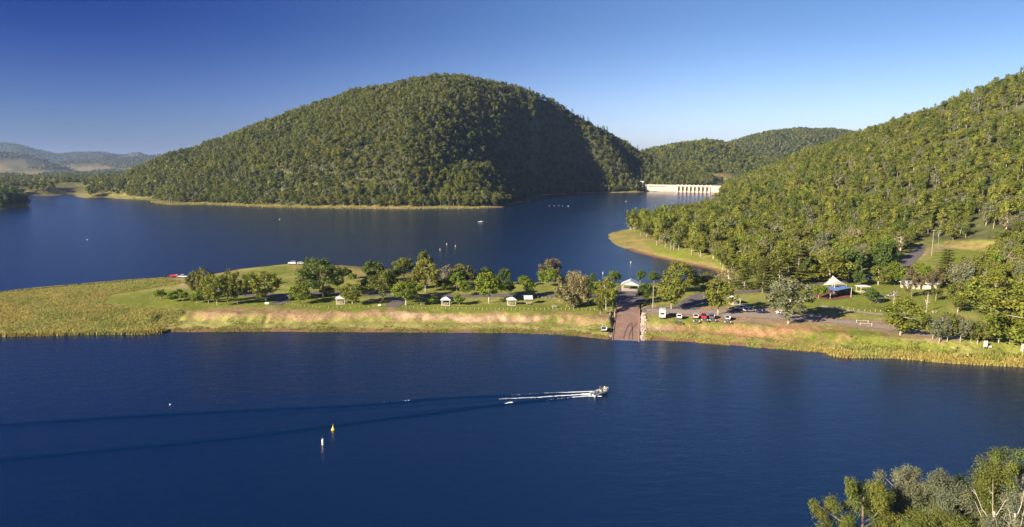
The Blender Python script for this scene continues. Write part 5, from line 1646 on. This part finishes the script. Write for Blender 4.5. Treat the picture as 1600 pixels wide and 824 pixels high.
for k in range(nb_ + 1):
    x = x_b0 + (x_b1 - x_b0) * k / nb_
    dbox('pier', x - 1.7, x + 1.7, -2.6, 9, -3.9, HW - 1.21, 'concrete')
    dbox('pier_tower', x - 1.3, x + 1.3, 1.5, 5.5, HW, HW + 1.9, 'concrete')
for k in range(nb_):
    xa = x_b0 + (x_b1 - x_b0) * k / nb_ + 1.7; xb = x_b0 + (x_b1 - x_b0) * (k + 1) / nb_ - 1.7
    g = dbox('gate', xa, xb, 3.2, 3.8, 2.6, HW - 4.5, 'tide')
    dbox('rib', xa, xb, 3.0, 3.2, 6.0, 6.3, 'darkgate', g)
    dbox('lintel', xa, xb, .4, 2.4, HW - 3.0, HW - 1.21, 'concrete')
for k in range(7):
    x = T(392 + 21.5 * k)
    dbox('opening', x, x + 4.2, -.12, 0.02, HW - 4.2, HW - 2.4, 'darkgate')
for k in range(26):
    x = 2 + DL * k / 26
    dbox('parapet_block', x, x + DL / 26 - .9, -.7, -.35, HW, HW + 1.0, 'concrete')
# abutment hut
hx, hy = p0 + (p0 - p1) / DL * 9
hz = max(9.0, float(HT(np.array([hx]), np.array([hy + 6]))[0]))
e = empty('control_building', (hx, hy + 6, HW - 2), drz, 'small white control building at the near end of the dam', 'building')
MB().box((0, 0, 3), (7, 5, 12)).build('wall', M['white'], e)
MB().box((1, 0, 9.3), (10, 6.2, .6)).build('roof', M['roofgrey'], e)
MB().box((1.5, -2.52, 5.5), (2, .08, 1.6)).build('window', M['glass'], e)
# red lattice tower on the slope
a_, s_ = ray(981.5, 272); Yt = 1452
zt = float(HT(np.array([a_ * Yt]), np.array([Yt]))[0])
e = empty('lattice_tower', (a_ * Yt, Yt, zt), 0, 'red and white steel mast on the shaded slope above the dam', 'tower')
toph = 14.0
for sx, sy in ((-1, -1), (1, -1), (1, 1), (-1, 1)):
    MB().tube([(sx * 2.2, sy * 2.2, 0), (sx * .5, sy * .5, toph)], .28, 4).build('leg', M['redtower'], e)
for k in range(7):
    z = toph * (k + .5) / 7; w = 2.2 - 1.7 * z / toph
    m_ = MB()
    for a1, b1 in (((-w, -w), (w, -w)), ((w, -w), (w, w)), ((w, w), (-w, w)), ((-w, w), (-w, -w))):
        m_.tube([(a1[0], a1[1], z), (b1[0], b1[1], z + toph / 14)], .2, 4)
    m_.build('brace', M['white' if k % 2 else 'redtower'], e)

# ------------------------------------------------------------------ boat and people
bx, by = atz(938.5, 616)
bh = math.atan2(*(np.array(atz(955, 611)) - np.array(atz(922, 620)))[::-1])
boat = empty('motor_boat', (bx, by, -.02), bh, 'white open motorboat speeding with two people aboard', 'boat')
boat.rotation_euler = (0, R(-5), bh)
LB = 5.9
hull_mesh(LB, 1.15, .95).build('hull', M['white'], boat)
st = MB()
for s in (-1, 1):
    st.prism([(-2.9, .62), (-2.9, .74), (1.2, .78), (2.4, .92), (2.4, .80), (1.2, .64)], .02)
    st.v[-12:] = [(x, y + s * (1.13 if x < 1.3 else .62), z) for x, y, z in st.v[-12:]]
st.build('stripe', M['hullgreen'], boat)
dk = MB(); dk._add([(.9, -.95, .95), (.9, .95, .95), (2.85, .1, 1.07), (2.85, -.1, 1.07), (.9, -.95, .88), (.9, .95, .88), (2.85, .1, 1.0), (2.85, -.1, 1.0)],
                   [(0, 1, 2, 3), (4, 5, 6, 7), (0, 1, 5, 4), (1, 2, 6, 5), (2, 3, 7, 6), (3, 0, 4, 7)])
dk.build('foredeck', M['white'], boat)
MB().box((-.4, 0, .42), (3.4, 1.5, .05)).build('floor', M['blackplastic'], boat)
MB().box((.45, .35, .75), (.5, .7, .7)).build('console', M['white'], boat, bevel=.04)
ws = MB(); ws._add([(.62, -.0, 1.1), (.62, .75, 1.1), (.45, .72, 1.5), (.45, .03, 1.5), (.66, -.0, 1.1), (.66, .75, 1.1), (.49, .72, 1.5), (.49, .03, 1.5)], [(0, 1, 2, 3), (4, 5, 6, 7), (0, 1, 5, 4), (1, 2, 6, 5), (2, 3, 7, 6), (3, 0, 4, 7)])
ws.build('windscreen', M['glass'], boat)
for y in (-.45, .4): MB().box((-.5, y, .62), (.5, .5, .4)).build('seat', M['cargrey'], boat, bevel=.05)
mo = MB().box((-3.15, 0, 1.15), (.55, .42, .5)).build('outboard_motor', M['greenpole'], boat, bevel=.1)
MB().box((-3.2, 0, .5), (.22, .14, 1.1)).build('shaft', M['blackplastic'], mo)
rl = MB(); rl.tube([(1.0, -.9, .95), (1.1, -.8, 1.3), (2.6, -.15, 1.38), (2.6, .15, 1.38), (1.1, .8, 1.3), (1.0, .9, .95)], .025, 5); rl.build('bow_rail', M['galv'], boat)
rod = MB()
for y, x in ((-.6, -.9), (.6, -.9), (.3, -1.2)): rod.tube([(x, y, .8), (x - .9, y * 1.2, 2.6)], [.025, .01], 4)
rod.build('fishing_rod', M['blackplastic'], boat)

def person(loc, rz, pose, shirt, pants, label, parent_scale=1.0):
    """one skinned body; pose 'sit' or 'stand'"""
    e = empty('person', loc, rz, label, 'person')
    if pose == 'sit':
        J = {'pel': (0, 0, .50), 'sp': (.0, 0, .74), 'ch': (.02, 0, .96), 'nk': (.04, 0, 1.10), 'hd': (.06, 0, 1.20), 'ht': (.06, 0, 1.32)}
        knee, ank, toe = (.45, .12, .52), (.42, .13, .10), (.58, .14, .04)
        elb, wri = (.16, .26, .78), (.40, .2, .86)
    else:
        J = {'pel': (0, 0, .92), 'sp': (.02, 0, 1.12), 'ch': (.04, 0, 1.34), 'nk': (.06, 0, 1.48), 'hd': (.08, 0, 1.58), 'ht': (.08, 0, 1.70)}
        knee, ank, toe = (.10, .12, .50), (-.02, .13, .09), (.16, .14, .04)
        elb, wri = (.14, .28, 1.12), (.38, .2, 1.14)
    V = []; E = []; Rr = []
    def add(p, r, par=None):
        V.append(p); Rr.append(r)
        if par is not None: E.append((par, len(V) - 1))
        return len(V) - 1
    pe = add(J['pel'], .135); s1 = add(J['sp'], .125, pe); ch = add(J['ch'], .145, s1); nk = add(J['nk'], .055, ch); hd = add(J['hd'], .095, nk); ht = add(J['ht'], .085, hd)
    for s in (-1, 1):
        hip = add((J['pel'][0] + .02, s * .10, J['pel'][2] - .03), .095, pe)
        kn = add((knee[0], s * knee[1], knee[2]), .062, hip); an = add((ank[0], s * ank[1], ank[2]), .042, kn); add((toe[0], s * toe[1], toe[2]), .035, an)
        shd = add((J['ch'][0], s * .19, J['ch'][2] + .03), .062, ch)
        el = add((elb[0], s * elb[1], elb[2]), .043, shd); wr = add((wri[0], s * wri[1], wri[2]), .028, el)
        pm = add((wri[0] + .06, s * wri[1], wri[2]), .03, wr)
        for k in range(4):
            f1 = add((wri[0] + .10, s * wri[1] + (k - 1.5) * .02, wri[2] - .01), .009, pm)
            add((wri[0] + .13 + (.01 if k in (1, 2) else 0), s * wri[1] + (k - 1.5) * .021, wri[2] - .035), .008, f1)
        add((wri[0] + .07, s * wri[1] - s * .045, wri[2] + .01), .009, pm)
    me = bpy.data.meshes.new('body'); me.from_pydata(V, E, [])
    o = bpy.data.objects.new('body', me); link(o, e)
    sk = o.modifiers.new('skin', 'SKIN')
    for i, r_ in enumerate(Rr): me.skin_vertices[0].data[i].radius = (r_, r_ * (.8 if i < 3 else 1))
    me.skin_vertices[0].data[0].use_root = True
    o.modifiers.new('sub', 'SUBSURF').levels = 1
    dg = bpy.context.evaluated_depsgraph_get()
    m2 = bpy.data.meshes.new_from_object(o.evaluated_get(dg))
    o.modifiers.clear(); o.data = m2
    for m_ in (M['skin'], M[shirt], M[pants]): m2.materials.append(m_)
    pz = J['pel'][2]
    for p in m2.polygons:
        c = p.center; p.use_smooth = True
        if c.z > J['nk'][2] - .02: p.material_index = 0
        elif c.z > pz + .02 and (c - Vector(J['ch'])).to_2d().length < .25: p.material_index = 1
        elif (knee[0] - .1 > c.x if pose == 'sit' else c.z > .55) and c.z > .3 and abs(c.y) < .24: p.material_index = 2
    # face and hair
    hx_, hz_ = J['hd'][0], J['hd'][2] + .04
    MB().lathe([(.02, .14), (.08, .11), (.10, .03), (.10, -.01)], 10, (hx_ - .015, 0, hz_)).build('hair', M['hair'], e)
    nb2 = MB().box((hx_ + .10, 0, hz_ - .02), (.03, .025, .04)).build('nose', M['skin'], e)
    for s in (-1, 1): MB().box((hx_ + .088, s * .035, hz_ + .01), (.015, .022, .012)).build('eye', M['hair'], e)
    MB().box((hx_ + .09, 0, hz_ - .06), (.012, .045, .01)).build('mouth', M['lamp_red'], e)
    for s in (-1, 1): MB().box((hx_, s * .098, hz_ - .01), (.03, .02, .05)).build('ear', M['skin'], e)
    return e
bmx = Matrix.Translation((bx, by, -.02)) @ Matrix.Rotation(bh, 4, 'Z') @ Matrix.Rotation(R(-5), 4, 'Y')
def onboat(p): return tuple(bmx @ Vector(p))
person(onboat((.05, .35, .43)), bh, 'stand', 'shirt_dark', 'shorts', 'person in a dark shirt standing at the boat console')
person(onboat((.95, -.45, .42)), bh + .3, 'stand', 'shirt_yellow', 'shorts', 'person in a yellow shirt leaning at the bow side of the boat')
person(onboat((-2.1, -.2, .44)), bh, 'sit', 'shirt_dark', 'shorts', 'person in dark clothes sitting at the stern by the motor')

# wake --------------------------------------------------------------
def wake(name, uv, half, amp, seed, foam=None):
    g = np.array([atz(*p) for p in uv]); sg = np.r_[0, np.cumsum(np.linalg.norm(np.diff(g, axis=0), axis=1))]
    n = int(sg[-1] / .6); t = np.linspace(0, sg[-1], n)
    P_ = np.stack([np.interp(t, sg, g[:, 0]), np.interp(t, sg, g[:, 1])], 1)
    for _ in range(120): P_[1:-1] = (P_[:-2] + 2 * P_[1:-1] + P_[2:]) / 4
    T_ = np.gradient(P_, axis=0); T_ /= np.linalg.norm(T_, axis=1)[:, None]
    Nn = np.stack([-T_[:, 1], T_[:, 0]], 1)
    m = 33; o = np.linspace(-1, 1, m)
    f = t / t[-1]
    hw = np.interp(f, [0, .15, 1], half)
    A_ = np.interp(f, [0, .06, .4, 1], amp)
    prof = np.cos(o[None, :] * math.pi * 1.6 - .8 + .5 * vn(t / 7, t * 0, seed)[:, None]) * np.exp(-(o[None, :] / .55) ** 2)
    z = .012 + A_[:, None] * (.25 * np.exp(-(o / .55) ** 2)[None, :] + prof * .75) * (1 + .25 * vn(t[:, None] / 2.2 + o[None, :], t[:, None] / 5, seed))
    z = np.maximum(z, .006); z[:, 0] = z[:, -1] = -.05; z[0] = -.05; z[-1] = np.minimum(z[-1], .01)
    XY = P_[:, None, :] + Nn[:, None, :] * (o[None, :, None] * hw[:, None, None])
    V = np.concatenate([XY, z[..., None]], -1).reshape(-1, 3)
    ii = np.arange(n * m).reshape(n, m)
    q = np.stack([ii[:-1, :-1], ii[:-1, 1:], ii[1:, 1:], ii[1:, :-1]], -1).reshape(-1, 4)
    o_ = bpy.data.objects.new(name, fastmesh(name, V, q[:, ::-1], (M['wake_water'],), smooth=True))
    return link(props(o_, kind='structure'))
W_UP = [(922, 613.5), (860, 616), (780, 618.5), (690, 622), (600, 631), (520, 635), (420, 639), (300, 645), (200, 650), (100, 657), (0, 664), (-120, 672), (-260, 681)]
W_LO = [(918, 619), (860, 625), (780, 633), (700, 643), (640, 650), (560, 660), (500, 668), (400, 680), (300, 690), (200, 699), (100, 708), (0, 717), (-120, 729), (-260, 742)]
wake('boat_wake', W_UP, [.35, .6, .78], [.10, .32, .36, .34], 3)
wake('boat_wake', W_LO, [.4, .68, .92], [.10, .36, .42, .40], 4)
wake('boat_wake', [(918, 616), (860, 621), (800, 624), (720, 630), (650, 634), (560, 640), (450, 647), (300, 660)], [.4, .6, .8], [.06, .12, .10, .03], 5)
wake('boat_wake', [(915, 617), (860, 623), (800, 629), (720, 638), (650, 643), (540, 656), (380, 672)], [.4, .6, .8], [.06, .12, .09, .02], 6)
# foam: broken flecks
Vf, k_ = [], 0
rf = np.random.default_rng(17)
def foam(uv, n, w, size, z=.05):
    g = np.array([atz(*p) for p in uv]); sg = np.r_[0, np.cumsum(np.linalg.norm(np.diff(g, axis=0), axis=1))]
    t = rf.uniform(0, 1, n) ** 1.5 * sg[-1]
    x = np.interp(t, sg, g[:, 0]); y = np.interp(t, sg, g[:, 1])
    f = t / sg[-1]
    y = y + rf.normal(0, 1, n) * (w[0] + (w[1] - w[0]) * f)
    for i in range(n):
        s = size * (1 - .65 * f[i]) * rf.uniform(.4, 1.3)
        Vf.append([(x[i] - s, y[i] - s * .3, z), (x[i] + s * .3, y[i] - s * .45, z + .05), (x[i] + s, y[i] + s * .3, z), (x[i] - s * .2, y[i] + s * .5, z + .05 + s * .25)])
foam([(926, 612.8), (880, 614.6), (800, 618.2)], 560, (.08, .14), .20, .14)
foam([(922, 616.5), (880, 619), (845, 621.5), (780, 624.5)], 560, (.10, .22), .20, .10)
foam([(940, 620.5), (918, 620), (890, 622), (850, 626)], 380, (.09, .12), .20, .12)
foam([(930, 617), (908, 617.5)], 300, (.4, .4), .22, .14)
foam([(800, 631), (788, 632.5)], 34, (.12, .12), .3, .3)
foam([(640, 627.5), (600, 630)], 14, (.05, .05), .2, .3)
Vf = np.array(Vf).reshape(-1, 3)
link(props(bpy.data.objects.new('wake_foam', fastmesh('wake_foam', Vf, np.arange(len(Vf)).reshape(-1, 4), (M['foam'],))), kind='stuff'))

# buoys -------------------------------------------------------------
def buoy(u, v, s, m, label, kind='can', group=None, band=None):
    X, Y = atz(u, v)
    e = empty('buoy', (X, Y, 0), 0, label, 'buoy', group, (s,) * 3)
    if kind == 'cone':
        MB().lathe([(.25, -.3), (.55, -.05), (.6, .15), (.5, .3), (.16, .9), (.06, 1.5)], 12).build('float', M[m], e)
        MB().tube([(0, 0, 1.5), (0, 0, 1.9)], .05, 6).build('staff', M[m], e)
    elif kind == 'can':
        b = MB().lathe([(.2, -.4), (.28, -.1), (.28, 1.1), (.2, 1.3)], 12).build('float', M[m], e)
        MB().lathe([(.285, .25), (.285, .42)], 12).build('band', M[band or 'orange'], e)
        MB().tube([(0, 0, 1.3), (0, 0, 1.6)], .06, 6).build('staff', M[m], e)
    else:
        MB().lathe([(.05, -.3), (.26, -.15), (.32, .02), (.26, .2), (.05, .32)], 10).build('float', M[m], e)
    return e
buoy(520.5, 672, .75, 'yellow', 'yellow conical buoy just below the lower wake line', 'cone')
buoy(504.5, 695, .95, 'white', 'white can buoy with orange band, nearest to the camera', 'can')
buoy(266, 632.5, .8, 'white', 'small round white float above the upper wake line', 'ball')
for u, v, l in ((687.5, 391, 'white can buoy at the left of the trio off the spit'), (698, 382.5, 'white can buoy at the top of the trio off the spit'), (711.5, 385.5, 'white can buoy at the right of the trio off the spit')):
    buoy(u, v, .85, 'cream', l, 'can')
buoy(985.5, 411.5, .85, 'white', 'white marker buoy in the inlet near the right point', 'can')
buoy(942, 428.5, .8, 'white', 'white marker buoy just beyond the dark domed tree', 'can')
buoy(437, 343, 2.0, 'white', 'tiny white float off the foot of the big hill', 'ball')
buoy(136.5, 375, 1.6, 'white', 'tiny white float on the open western water', 'ball')
buoy(978, 315, 2.6, 'white', 'white float by itself in front of the dam', 'ball')
for u in (858, 866, 873, 879):
    buoy(u, 322, 1.3, 'white', 'small white float in the line across the lake below the hill', 'ball', 'line of floats below the hill')
buoy(888, 322.5, 2.2, 'white', 'largest white float ending the line below the hill', 'ball')
X, Y = atz(751.5, 347.5)
e = dinghy(X, Y, .0, R(4), 'white', 'white boat lying still in mid lake below the big hill', L=6.2)
MB().box((.3, 0, 1.0), (1.6, 1.2, .5)).build('cabin', M['white'], e)

# ------------------------------------------------------------------ air
hz = bpy.data.meshes.new('haze')
mb = MB().box((0, 7300, 148), (32000, 16400, 306)); hz.from_pydata(mb.v, [], mb.f)
hm = bpy.data.materials.new('haze'); hm.use_nodes = True
t = hm.node_tree; t.nodes.clear()
pv = t.nodes.new('ShaderNodeVolumePrincipled'); pv.inputs['Color'].default_value = (.42, .60, 1, 1)
pv.inputs['Density'].default_value = 0.00005; pv.inputs['Anisotropy'].default_value = 0.2
ou = t.nodes.new('ShaderNodeOutputMaterial'); t.links.new(pv.outputs[0], ou.inputs['Volume'])
hz.materials.append(hm)
link(props(bpy.data.objects.new('haze', hz), kind='stuff'))
tris = sum(sum(len(p.vertices) - 2 for p in o.data.polygons) for o in scene.objects if o.type == 'MESH' and len(o.data.polygons) < 3000) + sum(len(o.data.polygons) * 2 for o in scene.objects if o.type == 'MESH' and len(o.data.polygons) >= 3000)
print('TRIS placed', tris, file=open('/dev/stderr', 'w'))
